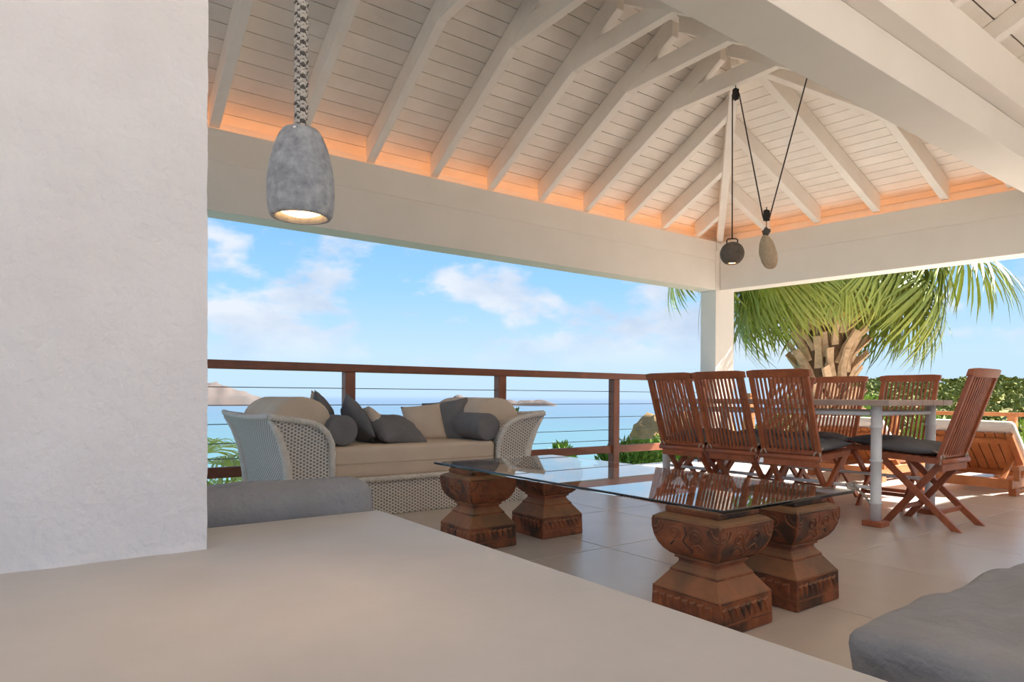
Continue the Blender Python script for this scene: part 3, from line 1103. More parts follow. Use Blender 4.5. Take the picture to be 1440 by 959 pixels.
# ================================================================== RAILINGS
def sea_railing():
    root = thing('terrace_railing', 'dark hardwood railing with steel cables along the sea side', 'railing', (0, 5.04, 0))
    m_ = MB()
    m_.box(-2.4, 6.6, -0.055, 0.055, 0.948, 1.010)
    part('top_rail', m_, rail_wood, root, bevel=0.006)
    m_ = MB()
    m_.box(-2.4, 6.6, -0.02, 0.02, 0.165, 0.243)
    part('bottom_rail', m_, rail_wood, root, bevel=0.004)
    pm = MB()
    pm.box(-0.042, 0.042, -0.042, 0.042, 0.0, 0.948)
    pme = pm.mesh('railing_post', bevel=0.004)
    pme.materials.append(rail_wood)
    for k in range(-2, 4):
        link('railing_post', pme, root, (2.045 + 1.482 * k, 0, 0))
    for z in (0.817, 0.685, 0.549, 0.411, 0.30):
        m_ = MB()
        m_.tube([(-2.4, -0.0, z), (6.6, -0.0, z)], 0.0035, 6)
        part('steel_cable', m_, cable_mat, root)
    return root
sea_railing()
def end_railing():
    root = thing('terrace_railing', 'sunlit low wooden railing on the lower level beyond the loungers', 'railing', (10.2, 0, 0))
    m_ = MB()
    m_.box(-0.05, 0.05, -1.5, 7.0, 0.535, 0.585)
    part('top_rail', m_, sunlit_wood, root, bevel=0.006)
    m_ = MB()
    m_.box(-0.02, 0.02, -1.5, 7.0, -0.25, -0.18)
    part('bottom_rail', m_, sunlit_wood, root, bevel=0.004)
    pm = MB()
    pm.box(-0.045, 0.045, -0.045, 0.045, -0.75, 0.535)
    pme = pm.mesh('railing_post', bevel=0.004)
    pme.materials.append(sunlit_wood)
    for y in (-1.2, 0.3, 1.7, 3.07, 4.5, 5.8):
        link('railing_post', pme, root, (0, y, 0))
    m_ = MB()
    m_.box(-0.07, 0.07, 6.86, 7.0, -0.75, 0.80)
    m_.box(-0.085, 0.085, 6.845, 7.015, 0.80, 0.835)
    part('corner_post', m_, sunlit_wood, root)
    for z in (0.40, 0.26, 0.12, -0.03):
        m_ = MB()
        m_.tube([(0, -1.5, z), (0, 7.0, z)], 0.0035, 6)
        part('steel_cable', m_, cable_mat, root)
end_railing()

# ================================================================== WICKER DAYBED
def braid(pts, r, pitch, n_str=3, sub=10):
    """twisted cane braid round a polyline"""
    pts = [Vector(p) for p in pts]
    mb = MB()
    segs = [(pts[i + 1] - pts[i]).length for i in range(len(pts) - 1)]
    tot = sum(segs)
    n = max(8, int(tot / pitch * sub))
    def at(s_):
        s_ = min(max(s_, 0), tot)
        for i, l in enumerate(segs):
            if s_ <= l or i == len(segs) - 1:
                return lerp(pts[i], pts[i + 1], s_ / l if l else 0)
            s_ -= l
    for q in range(n_str):
        path = []
        for i in range(n + 1):
            s_ = tot * i / n
            p = at(s_)
            d = (at(s_ + 0.01) - at(s_ - 0.01)).normalized()
            ref = Vector((0, 1, 0)) if abs(d.y) < 0.8 else Vector((0, 0, 1))
            a_ = d.cross(ref).normalized()
            b_ = d.cross(a_)
            ph = 2 * pi * (s_ / pitch + q / n_str)
            path.append(p + (a_ * cos(ph) + b_ * sin(ph)) * r * 0.55)
        mb.tube(path, r * 0.62, 5)
    return mb
db = thing('wicker_daybed', 'white woven wicker daybed with scrolled arms against the railing', 'daybed', (0, 0, 0))
YF, YBK = 3.86, 4.84
XI0, XI1, XO0, XO1 = 1.46, 2.675, 1.20, 2.905
m_ = MB()
m_.box(XO0 + 0.03, XO1 - 0.03, YF + 0.01, YBK - 0.01, 0.0, 0.235)
part('base', m_, wicker, db, bevel=0.006)
def arm_profile(side):
    pr = [(2.675, 0.0), (2.675, 0.40), (2.685, 0.46), (2.712, 0.515), (2.755, 0.555), (2.82, 0.582), (2.92, 0.598), (3.06, 0.617), (3.055, 0.60), (3.0, 0.52), (2.955, 0.40), (2.925, 0.22), (2.91, 0.0)]
    if side < 0:
        pr = [(2 * 2.0675 - x, z) for x, z in pr]
    return pr
for sd_ in (-1, 1):
    pr = arm_profile(sd_)
    m_ = MB()
    ny = 10
    n = len(pr)
    vs = []
    for j in range(ny + 1):
        t = j / ny
        lift = 0.055 * (2 * t - 1) ** 2 * 0.9
        for x, z in pr:
            k = max(0, z - 0.35) / 0.27
            vs.append((x, YF + (YBK - YF) * t + (k * 0.05 * (1 if t > 0.5 else -1) * abs(2 * t - 1)), z + lift * k * 0.4))
    fs = [(j * n + i, j * n + (i + 1) % n, (j + 1) * n + (i + 1) % n, (j + 1) * n + i) for j in range(ny) for i in range(n)]
    fs += [tuple(range(n)), tuple(range(ny * n, ny * n + n))[::-1]]
    m_.add(vs, fs)
    ao = part('arm', m_, wicker, db)
    fr = [Vector(v) for v in vs[:n]]
    top = fr[0:8]
    top = [p + Vector((0, -0.012, 0.0)) for p in top]
    top[0] = Vector((top[0].x, top[0].y, 0.24))
    part('braided_edge', braid(top, 0.017, 0.06), wicker_plain, ao)
    tip = [Vector(vs[j * n + 7]) + Vector((0, 0, 0.006)) for j in range(ny + 1)]
    part('braided_edge', braid(tip, 0.016, 0.06), wicker_plain, ao)
    bt = [Vector(vs[ny * n + i]) + Vector((0, 0.01, 0)) for i in range(1, 8)]
    part('braided_edge', braid(bt, 0.016, 0.06), wicker_plain, ao)
    # corner posts wrapped in cane
    for jj in (0, ny):
        pp = [Vector(vs[jj * n + i]) for i in (12, 11, 10, 9, 8)]
        cp = MB()
        cp.tube(pp, [0.03, 0.028, 0.026, 0.022, 0.012], 8)
        part('corner_post', cp, wicker_plain, ao)
part('braided_edge', braid([(XI0 + 0.0, YF - 0.012, 0.235), (XI1, YF - 0.012, 0.235)], 0.016, 0.06), wicker_plain, db)
m_ = rbox_mesh('seat_cushion', XI1 - XI0 - 0.01, 0.97, 0.205, 0.03, 3, 0.05, 0.006, 2, 4)
m_.materials.append(beige_fabric)
dmat = tag(link('daybed_mattress', m_, None, ((XI0 + XI1) / 2, YF + 0.49, 0.238)), 'thick beige mattress cushion lying on the wicker daybed', 'mattress')
m_ = MB()
hx, hy = (XI1 - XI0) / 2 - 0.004, 0.486
m_.tube([(-hx + 0.02, -hy, 0.10), (hx - 0.02, -hy, 0.10)], 0.0035, 6)
part('piping', m_, beige_fabric, dmat)

def bolster_mesh(name, a, b, ln, rr_=0.03, flat=0.0, seed=0):
    mb = MB()
    n = 28
    prof = [(0, 0.0, 0.001), (0, 0.0, 0.5), (rr_ * 0.3, 0.0, 0.86), (rr_, 0.0, 1.0)]
    ys = [(0.0, 0.02), (0.0, 0.6), (0.0, 0.9), (0.006, 0.965), (0.02, 1.0), (0.25 * ln, 1.0), (0.5 * ln, 1.008), (0.75 * ln, 1.0), (ln - 0.02, 1.0), (ln - 0.006, 0.965), (ln, 0.9), (ln, 0.6), (ln, 0.02)]
    vs = []
    for y, k in ys:
        for i in range(n):
            t = 2 * pi * i / n
            x, z = a * k * cos(t), b * k * sin(t)
            if flat and z < -flat * b:
                z = -flat * b
            w_ = 0.004 * noise.noise(Vector((x * 12, y * 12 + seed, z * 12)))
            vs.append((x + w_, y, z + w_))
    fs = [(j * n + i, j * n + (i + 1) % n, (j + 1) * n + (i + 1) % n, (j + 1) * n + i) for j in range(len(ys) - 1) for i in range(n)]
    mb.add(vs, fs, True)
    return mb.mesh(name)
for x, lab in ((1.335, 'fat beige bolster lying over the left arm of the daybed'), (2.80, 'fat beige bolster lying over the right arm of the daybed')):
    me = bolster_mesh('bolster', 0.185, 0.155, 0.68, flat=0.35, seed=x)
    tag(part('bolster_cushion', me, beige_fabric, loc=(x, 4.02, 0.595)), lab, 'bolster', 'bolsters on the daybed')
for x, y, lab in ((1.565, 3.93, 'charcoal round bolster beside the left arm of the daybed'), (2.625, 3.885, 'charcoal round bolster beside the right arm of the daybed')):
    me = bolster_mesh('bolster', 0.098, 0.098, 0.55, seed=x)
    o = tag(part('bolster_cushion', me, dark_fabric, loc=(x, y, 0.443 + 0.098)), lab, 'bolster', 'bolsters on the daybed')
def pillow(label, loc, rot, m, s=(0.42, 0.42, 0.15), seed=1):
    me = pillow_mesh('pillow', *s, seed=seed)
    me.materials.append(m)
    o = link('throw_pillow', me, None, loc, [radians(a) for a in rot])
    return tag(o, label, 'pillow', 'pillows scattered on the daybed')
pillow('beige pillow at the far left, one pale corner sticking up', (1.70, 4.66, 0.60), (72, 10, 60), beige_fabric, (0.36, 0.36, 0.13), 1)
pillow('charcoal pillow behind the left round bolster', (1.66, 4.50, 0.575), (70, 25, 62), dark_fabric, (0.36, 0.36, 0.13), 2)
pillow('pointed charcoal pillow leaning right of the left round bolster', (1.80, 4.28, 0.575), (60, 20, 75), dark_fabric, (0.36, 0.36, 0.12), 3)
pillow('beige pillow leaning on the pointed charcoal pillow at left', (1.91, 4.25, 0.555), (50, 5, 88), beige_fabric, (0.34, 0.32, 0.11), 4)
pillow('rumpled charcoal pillow lying in the middle of the daybed', (2.01, 4.12, 0.525), (28, 6, 12), dark_fabric, (0.38, 0.32, 0.16), 5)
pillow('beige pillow standing right of the rumpled charcoal pillow', (2.36, 4.36, 0.56), (60, -6, -22), beige_fabric, (0.31, 0.31, 0.12), 6)
pillow('charcoal pillow standing against the right round bolster', (2.53, 4.33, 0.565), (66, -8, -40), dark_fabric, (0.36, 0.36, 0.13), 7)

# ================================================================== FOREGROUND SOFAS
sf = thing('slipcovered_sofa', 'grey slipcovered sofa behind the counter, only its back showing', 'sofa', (-0.33, 1.94, 0))
me = rbox_mesh('backrest', 2.36, 0.17, 0.512, 0.06, 4, 0.06, 0.010, 4, 5)
part('backrest', me, grey_fabric, sf)
me = rbox_mesh('seat', 2.30, 0.62, 0.30, 0.04, 3, 0.1, 0.006, 5, 4)
part('seat', me, grey_fabric, sf, loc=(0, 0.40, 0))
sr = thing('upholstered_bench', 'grey canvas covered bench cushion in the lower right corner', 'sofa', (2.16, -0.42, 0))
me = rbox_mesh('plinth', 2.28, 1.78, 0.20, 0.02, 2, 0.0)
part('plinth', me, grey_fabric, sr)
me = rbox_mesh('cushion', 2.34, 1.86, 0.215, 0.028, 4, 0.03, 0.013, 8, 6)
part('cushion', me, grey_fabric, sr, loc=(0, 0, 0.20))
m_ = MB()
m_.tube([(-1.155, -0.9, 0.392), (-1.155, 0.915, 0.392), (1.1, 0.915, 0.392)], 0.004, 6)
part('piping', m_, grey_fabric, sr)

# ================================================================== GLASS COFFEE TABLE
m_ = MB()
m_.box(1.672, 2.462, 1.222, 2.985, 0.408, 0.420)
gt = part('glass_tabletop', m_, glass_mat, bevel=0.004, seg=2)
tag(gt, 'large clear glass table top resting on four carved pedestals', 'table top')

def make_pedestal():
    root = link('carved_pedestal', None)
    m_ = MB()
    m_.square_loft([(0.141, 0.0), (0.143, 0.01), (0.140, 0.112), (0.132, 0.122), (0.104, 0.160), (0.100, 0.166)])
    part('base', m_, terracotta, root, bevel=0.003, seg=1)
    m_ = MB()
    m_.square_loft([(0.099, 0.160), (0.099, 0.172), (0.086, 0.186), (0.078, 0.198), (0.078, 0.208), (0.088, 0.211), (0.088, 0.219), (0.080, 0.222)])
    part('neck', m_, terracotta, root, bevel=0.002, seg=1)
    m_ = MB()
    pr = [(0.080, 0.220), (0.098, 0.229), (0.114, 0.244), (0.127, 0.264), (0.136, 0.288), (0.141, 0.315), (0.142, 0.340), (0.139, 0.352), (0.128, 0.360), (0.112, 0.366)]
    m_.square_loft(pr)
    bowl = part('bowl', m_, terracotta, root, bevel=0.003, seg=1)
    m_ = MB()
    m_.square_loft([(0.106, 0.364), (0.110, 0.370), (0.110, 0.384), (0.103, 0.390), (0.103, 0.408)])
    part('collar', m_, terracotta, root, bevel=0.002, seg=1)
    # carved relief: leaf frieze on the base, framed panels with scroll work on the bowl
    lf = MB()
    lf.add([(-0.015, 0, 0.050), (0.015, 0, 0.050), (0.0, 0, -0.006), (-0.010, -0.004, 0.044), (0.010, -0.004, 0.044), (0.0, -0.004, 0.008), (0, -0.006, 0.03)],
           [(0, 1, 4, 3), (1, 2, 5, 4), (2, 0, 3, 5), (3, 4, 6), (4, 5, 6), (5, 3, 6)])
    lme = lf.mesh('carved_leaf')
    lme.materials.append(terracotta)
    base = root.children[0]
    for k in range(4):
        R_ = Matrix.Rotation(k * pi / 2, 4, 'Z')
        for i in range(8):
            o = link('carved_leaf', lme, base)
            o.location = R_ @ Vector((-0.110 + 0.0314 * i, -0.1405, 0.046))
            o.rotation_euler = (radians(1.4), radians(-14), k * pi / 2)
        m_ = MB()
        for zz in (0.108, 0.036):
            m_.box(-0.134, 0.134, -0.1435, -0.139, zz, zz + 0.004)
        b2 = part('carved_band', m_, terracotta, base)
        b2.rotation_euler = (0, 0, k * pi / 2)
        # bowl: corner ribs, quarter rosettes, scrolls
        rb = MB()
        rb.tube([(r - 0.002, -r + 0.002, z) for r, z in pr[:8]], 0.0045, 6)
        o = part('corner_rib', rb, terracotta, bowl)
        o.rotation_euler = (0, 0, k * pi / 2)
        def surf(x, z):
            for i in range(len(pr) - 1):
                if pr[i][1] <= z <= pr[i + 1][1]:
                    t = (z - pr[i][1]) / (pr[i + 1][1] - pr[i][1])
                    return -(pr[i][0] * (1 - t) + pr[i + 1][0] * t)
            return -pr[7][0]
        def relief(name, path, r):
            q = MB()
            q.tube([(x, surf(x, z) - 0.0005, z) for x, z in path], r, 6)
            oo = part(name, q, terracotta, bowl)
            oo.rotation_euler = (0, 0, k * pi / 2)
        for s_ in (-1, 1):
            relief('rosette_rim', [(s_ * (0.132 - 0.040 * cos(a)), 0.338 - 0.040 * sin(a)) for a in [i * pi / 2 / 8 for i in range(9)]], 0.003)
            relief('rosette_rim', [(s_ * (0.132 - 0.024 * cos(a)), 0.338 - 0.024 * sin(a)) for a in [i * pi / 2 / 6 for i in range(7)]], 0.0025)
            relief('scroll', [(s_ * (0.045 + (0.006 + 0.020 * i / 16) * cos(i * 0.62)), 0.305 + (0.006 + 0.020 * i / 16) * sin(i * 0.62)) for i in range(17)], 0.0028)
        relief('scroll', [(0.018 * sin(i * 0.5) * (1 - i / 22), 0.240 + 0.095 * i / 20) for i in range(21)], 0.003)
        relief('carved_band', [(-0.128, 0.347), (0.128, 0.347)], 0.003)
        relief('petal', [(-0.07, 0.262), (-0.05, 0.28), (-0.025, 0.27), (0, 0.25), (0.025, 0.27), (0.05, 0.28), (0.07, 0.262)], 0.0028)
    return root
ped = make_pedestal()
PD = [(1.878, 1.418, 'carved terracotta pedestal under the glass corner nearest the camera'),
      (2.324, 1.424, 'dark carved terracotta pedestal behind the nearest one under the right glass corner'),
      (1.852, 2.840, 'carved terracotta pedestal under the left tip of the glass top'),
      (2.330, 2.868, 'carved terracotta pedestal standing close to the front of the wicker daybed')]
for i, (x, y, lab) in enumerate(PD):
    o = ped if i == 0 else copy_tree(ped)
    o.location = (x, y, 0)
    tag(o, lab, 'pedestal', 'carved pedestals carrying the glass top')

# ================================================================== DINING TABLE
TX0, TX1, TY0, TY1 = 3.98, 4.87, 1.79, 3.57
dt_ = thing('dining_table', 'long weathered wood dining table on white tubular legs', 'table', (0, 0, 0))
npl = 6
pw = (TX1 - TX0) / npl
pm = MB()
pm.box(-pw / 2 + 0.003, pw / 2 - 0.003, TY0, TY1, 0.715, 0.750)
pme = pm.mesh('plank', bevel=0.004)
pme.materials.append(grey_wood)
for k in range(npl):
    link('plank', pme, dt_, (TX0 + pw * (k + 0.5), 0, 0))
m_ = MB()
m_.lathe([(0.0, 0.032), (0.030, 0.032), (0.030, 0.13), (0.036, 0.133), (0.036, 0.145), (0.030, 0.148), (0.030, 0.38), (0.036, 0.383), (0.036, 0.395), (0.030, 0.398), (0.030, 0.58), (0.036, 0.583), (0.036, 0.595), (0.030, 0.598), (0.030, 0.712), (0, 0.712)], 18)
leg_me = m_.mesh('leg')
leg_me.materials.append(white_metal)
m_ = MB()
m_.box(-0.055, 0.055, -0.055, 0.055, 0, 0.032)
foot_me = m_.mesh('foot_block', bevel=0.004)
foot_me.materials.append(chair_wood)
for x in (4.06, 4.80):
    for y in (1.895, 3.50):
        lg_ = link('leg', leg_me, dt_, (x, y, 0))
        link('foot_block', foot_me, lg_)
for x in (4.06, 4.80):
    for z, r in ((0.668, 0.014), (0.225, 0.011)):
        m_ = MB()
        m_.tube([(x, 1.895, z), (x, 3.50, z)], r, 10)
        part('rail', m_, white_metal, dt_)
for y in (1.895, 3.50):
    m_ = MB()
    m_.tube([(4.06, y, 0.668), (4.80, y, 0.668)], 0.014, 10)
    part('rail', m_, white_metal, dt_)

# ================================================================== TEAK FOLDING CHAIRS
def make_chair():
    root = link('folding_chair', None)
    m = chair_wood
    yb_, zb_, yt_, zt_ = -0.105, 0.415, -0.265, 0.895
    bd = Vector((0, yt_ - yb_, zt_ - zb_)).normalized()
    for s_ in (-1, 1):
        b = MB()
        b.bar((s_ * 0.178, yb_, zb_), (s_ * 0.178, yt_, zt_), 0.030, 0.024, Vector((0, 1, 0)))
        part('back_stile', b, m, root, bevel=0.004)
    b = MB()      # top rail, a little bowed
    n = 9
    vs = []
    for i in range(n):
        x = -0.204 + 0.408 * i / (n - 1)
        bow = -0.018 * (1 - (2 * i / (n - 1) - 1) ** 2)
        e = 0.006 if i in (0, n - 1) else 0
        for q, r in ((-0.016, -0.027 + e), (0.016, -0.027 + e), (0.016, 0.027 - e), (-0.016, 0.027 - e)):
            vs.append(Vector((x, yt_ + bow * 0.6, zt_ + 0.012)) + bd * r + Vector((0, q, 0)))
    fs = [(i * 4 + k, i * 4 + (k + 1) % 4, i * 4 + 4 + (k + 1) % 4, i * 4 + 4 + k) for i in range(n - 1) for k in range(4)]
    fs += [(0, 1, 2, 3), ((n - 1) * 4 + 3, (n - 1) * 4 + 2, (n - 1) * 4 + 1, (n - 1) * 4)]
    b.add(vs, fs)
    part('top_rail', b, m, root, bevel=0.005)
    b = MB()
    b.bar((-0.172, yb_ + 0.002, zb_ + 0.012), (0.172, yb_ + 0.002, zb_ + 0.012), 0.022, 0.028)
    part('back_rail', b, m, root, bevel=0.003)
    sl_ = MB()
    sl_.bar((0, yb_, zb_ + 0.01), (0, yt_ + 0.004, zt_ - 0.005), 0.0125, 0.009, Vector((0, 1, 0)))
    sme = sl_.mesh('back_slat')
    sme.materials.append(m)
    for i in range(11):
        x = -0.146 + 0.292 * i / 10
        bow = -0.008 * (1 - (2 * i / 10 - 1) ** 2)
        link('back_slat', sme, root, (x, bow, 0))
    # seat
    for s_ in (-1, 1):
        b = MB()
        b.bar((s_ * 0.186, -0.12, 0.395), (s_ * 0.186, 0.265, 0.415), 0.020, 0.034)
        part('seat_rail', b, m, root, bevel=0.003)
    ss = MB()
    ss.box(-0.178, 0.178, -0.018, 0.018, -0.006, 0.006)
    ssm = ss.mesh('seat_slat', bevel=0.002, seg=1)
    ssm.materials.append(m)
    for i in range(8):
        y = -0.075 + 0.045 * i
        link('seat_slat', ssm, root, (0, y, 0.409 + 0.052 * (y + 0.12)))
    b = MB()
    b.tube([(-0.20, -0.118, 0.392), (0.20, -0.118, 0.392)], 0.017, 10)
    part('rear_bar', b, m, root)
    b = MB()
    b.bar((-0.178, -0.112, 0.358), (0.178, -0.112, 0.358), 0.020, 0.044)
    part('rear_apron', b, m, root, bevel=0.003)
    b = MB()
    b.bar((-0.178, 0.262, 0.412), (0.178, 0.262, 0.412), 0.028, 0.028)
    part('front_bar', b, m, root, bevel=0.004)
    for s_ in (-1, 1):
        for x, (y0_, z0_), (y1_, z1_) in ((0.170, (0.225, 0.402), (-0.198, 0.0)), (0.145, (-0.112, 0.392), (0.198, 0.0))):
            b = MB()
            a_, c_ = Vector((s_ * x, y0_, z0_)), Vector((s_ * x, y1_, z1_))
            d_ = (c_ - a_).normalized()
            hw = 0.0185
            nv = Vector((0, -d_.z, d_.y)) * hw
            vs = []
            for xx in (-0.011, 0.011):
                X_ = Vector((xx, 0, 0))
                k0 = Vector((0, nv.y - nv.z * d_.y / d_.z, 0))   # foot cut level with the floor
                vs += [a_ + nv + X_, a_ - nv + X_, c_ - k0 + X_, c_ + k0 + X_]
            b.add(vs, [(0, 1, 2, 3), (7, 6, 5, 4), (0, 4, 5, 1), (1, 5, 6, 2), (2, 6, 7, 3), (3, 7, 4, 0)])
            part('leg', b, m, root, bevel=0.003)
    for y_, z_ in ((-0.098, 0.095), (0.122, 0.096)):
        b = MB()
        x = 0.16 if y_ < 0 else 0.136
        b.bar((-x, y_, z_), (x, y_, z_), 0.016, 0.026)
        part('stretcher', b, m, root, bevel=0.003)
    return root
chair = make_chair()
def make_cushion():
    me = pillow_mesh('cushion_pad', 0.40, 0.40, 0.085, 3, 16, 0.010)
    root = link('chair_cushion', me)
    me.materials.append(seat_fabric)
    for s_ in (-1, 1):
        b = MB()
        cx, cy, cz = s_ * 0.186, -0.175, -0.015
        b.tube([(s_ * 0.16, -0.16, 0), (cx, cy, 0.002), (cx + s_ * 0.012, cy - 0.02, -0.004), (cx - s_ * 0.02, cy - 0.034, -0.005), (cx - s_ * 0.03, cy - 0.015, 0.0)], 0.005, 6)
        b.tube([(cx - s_ * 0.004, cy - 0.036, -0.004), (cx + s_ * 0.006, cy - 0.042, -0.03), (cx + s_ * 0.014, cy - 0.045, -0.075)], 0.005, 6)
        b.tube([(cx + s_ * 0.004, cy - 0.036, -0.004), (cx - s_ * 0.022, cy - 0.045, -0.025), (cx - s_ * 0.034, cy - 0.044, -0.05)], 0.005, 6)
        part('tie', b, rope_mat, root)
    return root
cush = make_cushion()
CH = [(3.925, 3.14, -90, 'teak folding chair at the far left end of the row facing away', 'first'),
      (3.925, 2.72, -91, 'teak folding chair in the middle of the row facing away', 'second'),
      (3.925, 2.30, -88, 'teak folding chair nearest the camera in the row facing away', 'third'),
      (4.425, 1.735, 0, 'teak folding chair at the near head of the table, seen from behind at right', 'head'),
      (4.935, 2.19, 91, 'teak folding chair across the table, on the right, seen from the front', 'across right'),
      (4.935, 2.70, 90, 'teak folding chair across the table, in front of the palm trunk', 'across middle'),
      (4.935, 3.12, 90, 'teak folding chair across the table, hidden behind the nearest chair back', 'across left'),
      (4.52, 3.56, 180, 'teak folding chair at the far table head, behind the leftmost chair', 'far head')]
CL = ['slate grey tied cushion on the leftmost folding chair', 'slate grey tied cushion on the middle chair of the row facing away',
      'slate grey tied cushion on the row chair nearest the camera', 'plump slate grey cushion on the chair at the near table head',
      'slate grey cushion on the right hand chair across the table', 'slate grey cushion on the chair in front of the palm trunk',
      'slate grey cushion on the chair hidden across the table', 'slate grey cushion on the chair at the far table head']
for i, (x, y, r, lab, _) in enumerate(CH):
    o = chair if i == 0 else copy_tree(chair)
    o.location = (x, y, 0)
    rz = radians(r)
    o.rotation_euler = (0, 0, rz)
    tag(o, lab, 'chair', 'teak folding chairs round the dining table')
    c_ = cush if i == 0 else copy_tree(cush)
    off = Matrix.Rotation(rz, 3, 'Z') @ Vector((0, 0.095, 0))
    c_.location = (x + off.x, y + off.y, 0.462)
    c_.rotation_euler = (Matrix.Rotation(rz, 3, 'Z') @ Matrix.Rotation(radians(2.5), 3, 'X')).to_euler()
    tag(c_, CL[i], 'cushion', 'cushions on the folding chairs')

# loose cord tied round the table stretcher
m_ = MB()
m_.tube([(4.065, 2.02, 0.245), (4.04, 2.01, 0.225), (4.06, 2.0, 0.20), (4.085, 2.01, 0.222), (4.06, 2.03, 0.246), (4.02, 2.05, 0.235), (4.0, 2.03, 0.215), (4.03, 2.0, 0.21)], 0.008, 6)
m_.tube([(4.05, 2.0, 0.208), (4.06, 1.96, 0.17), (4.075, 1.93, 0.12)], 0.007, 6)
tag(part('tied_cord', m_, rope_mat), 'pale cord knotted round the low table stretcher', 'cord')

# ================================================================== SUN LOUNGERS
def make_lounger():
    root = link('sun_lounger', None)
    Wd = 0.66
    for y in (0.0, Wd):
        b = MB()
        b.bar((0.0, y, 0.098), (1.95, y, 0.098), 0.035, 0.075)
        part('side_rail', b, sunlit_wood, root, bevel=0.004)
    for x in (0.0, 1.95):
        b = MB()
        b.bar((x, -0.0, 0.098), (x, Wd, 0.098), 0.035, 0.075)
        part('end_rail', b, sunlit_wood, root, bevel=0.004)
    for x, y in ((0.10, 0.0), (0.10, Wd), (1.85, 0.0), (1.85, Wd)):
        b = MB()
        b.box(x - 0.04, x + 0.04, y - 0.025, y + 0.025, 0.0, 0.062)
        part('leg', b, sunlit_wood, root, bevel=0.003)
    # raised backrest: pivot at x=.72, top toward -x
    P0, P1 = Vector((0.52, 0, 0.135)), Vector((0.15, 0, 0.475))
    d_ = (P1 - P0)
    dn_ = d_.normalized()
    nn = Vector((0, 1, 0)).cross(dn_).normalized()
    if nn.z < 0:
        nn = -nn
    for y in (0.05, Wd - 0.05):
        b = MB()
        b.bar(P0 + Vector((0, y, 0)), P1 + Vector((0, y, 0)), 0.045, 0.035, nn)
        part('backrest_rail', b, sunlit_wood, root, bevel=0.003)
    for t in (0.04, 0.86):
        b = MB()
        c_ = P0 + d_ * t - nn * 0.012
        b.bar(c_ + Vector((0, 0.06, 0)), c_ + Vector((0, Wd - 0.06, 0)), 0.05, 0.02, nn)
        part('cross_bar', b, sunlit_wood, root)
    nsl = 7
    for k in range(nsl):
        y = 0.115 + (Wd - 0.23) * k / (nsl - 1)
        b = MB()
        b.bar(P0 + nn * 0.010 + Vector((0, y, 0)), P1 + nn * 0.010 + Vector((0, y, 0)), 0.062, 0.014, nn)
        part('backrest_slat', b, sunlit_wood, root)
    for k in range(12):
        x = 0.70 + 0.105 * k
        b = MB()
        b.box(x - 0.04, x + 0.04, 0.02, Wd - 0.02, 0.125, 0.14)
        part('seat_slat', b, sunlit_wood, root)
    for y in (0.09, Wd - 0.09):
        b = MB()
        b.bar((0.14, y, 0.12), P0 + d_ * 0.45 + Vector((0, y, -0.02)), 0.035, 0.02, Vector((1, 0, 0)))
        part('prop', b, sunlit_wood, root)
    for y in (-0.03, Wd + 0.03):
        b = MB()
        b.bar((0.02, y, 0.215), (0.42, y, 0.215), 0.05, 0.03)
        b.bar((0.06, y, 0.12), (0.06, y, 0.21), 0.04, 0.03, Vector((1, 0, 0)))
        part('armrest', b, sunlit_wood, root)
    return root
lou = make_lounger()
def lounger_cushion():
    root = link('lounger_cushion', None)
    P0, P1 = Vector((0.54, 0.33, 0.160)), Vector((0.17, 0.33, 0.497))
    L_ = (P1 - P0).length
    me = rbox_mesh('back_cushion', L_ + 0.10, 0.62, 0.075, 0.03, 3, 0.08, 0.005, 1, 5)
    an = math.atan2(P1.z - P0.z, P0.x - P1.x)
    part('back_cushion', me, white_fabric, root, loc=lerp(P0, P1, 0.53), rot=(0, an, 0))
    me = rbox_mesh('seat_cushion', 1.32, 0.62, 0.075, 0.03, 3, 0.08, 0.005, 2, 5)
    part('seat_cushion', me, white_fabric, root, loc=(1.24, 0.33, 0.142))
    return root
lcu = lounger_cushion()
for i, (x, y, lab, lab2) in enumerate(((6.13, 1.86, 'wooden sun lounger at the far right with raised slatted back', 'white cushion on the sun lounger at the far right'),
                                       (6.13, 2.86, 'wooden sun lounger behind the table with raised slatted back', 'white cushion on the sun lounger behind the table'))):
    o = lou if i == 0 else copy_tree(lou)
    o.location = (x, y, 0)
    tag(o, lab, 'sun lounger', 'sun loungers on the terrace')
    c_ = lcu if i == 0 else copy_tree(lcu)
    c_.location = (x, y, 0)
    tag(c_, lab2, 'cushion', 'white lounger cushions')

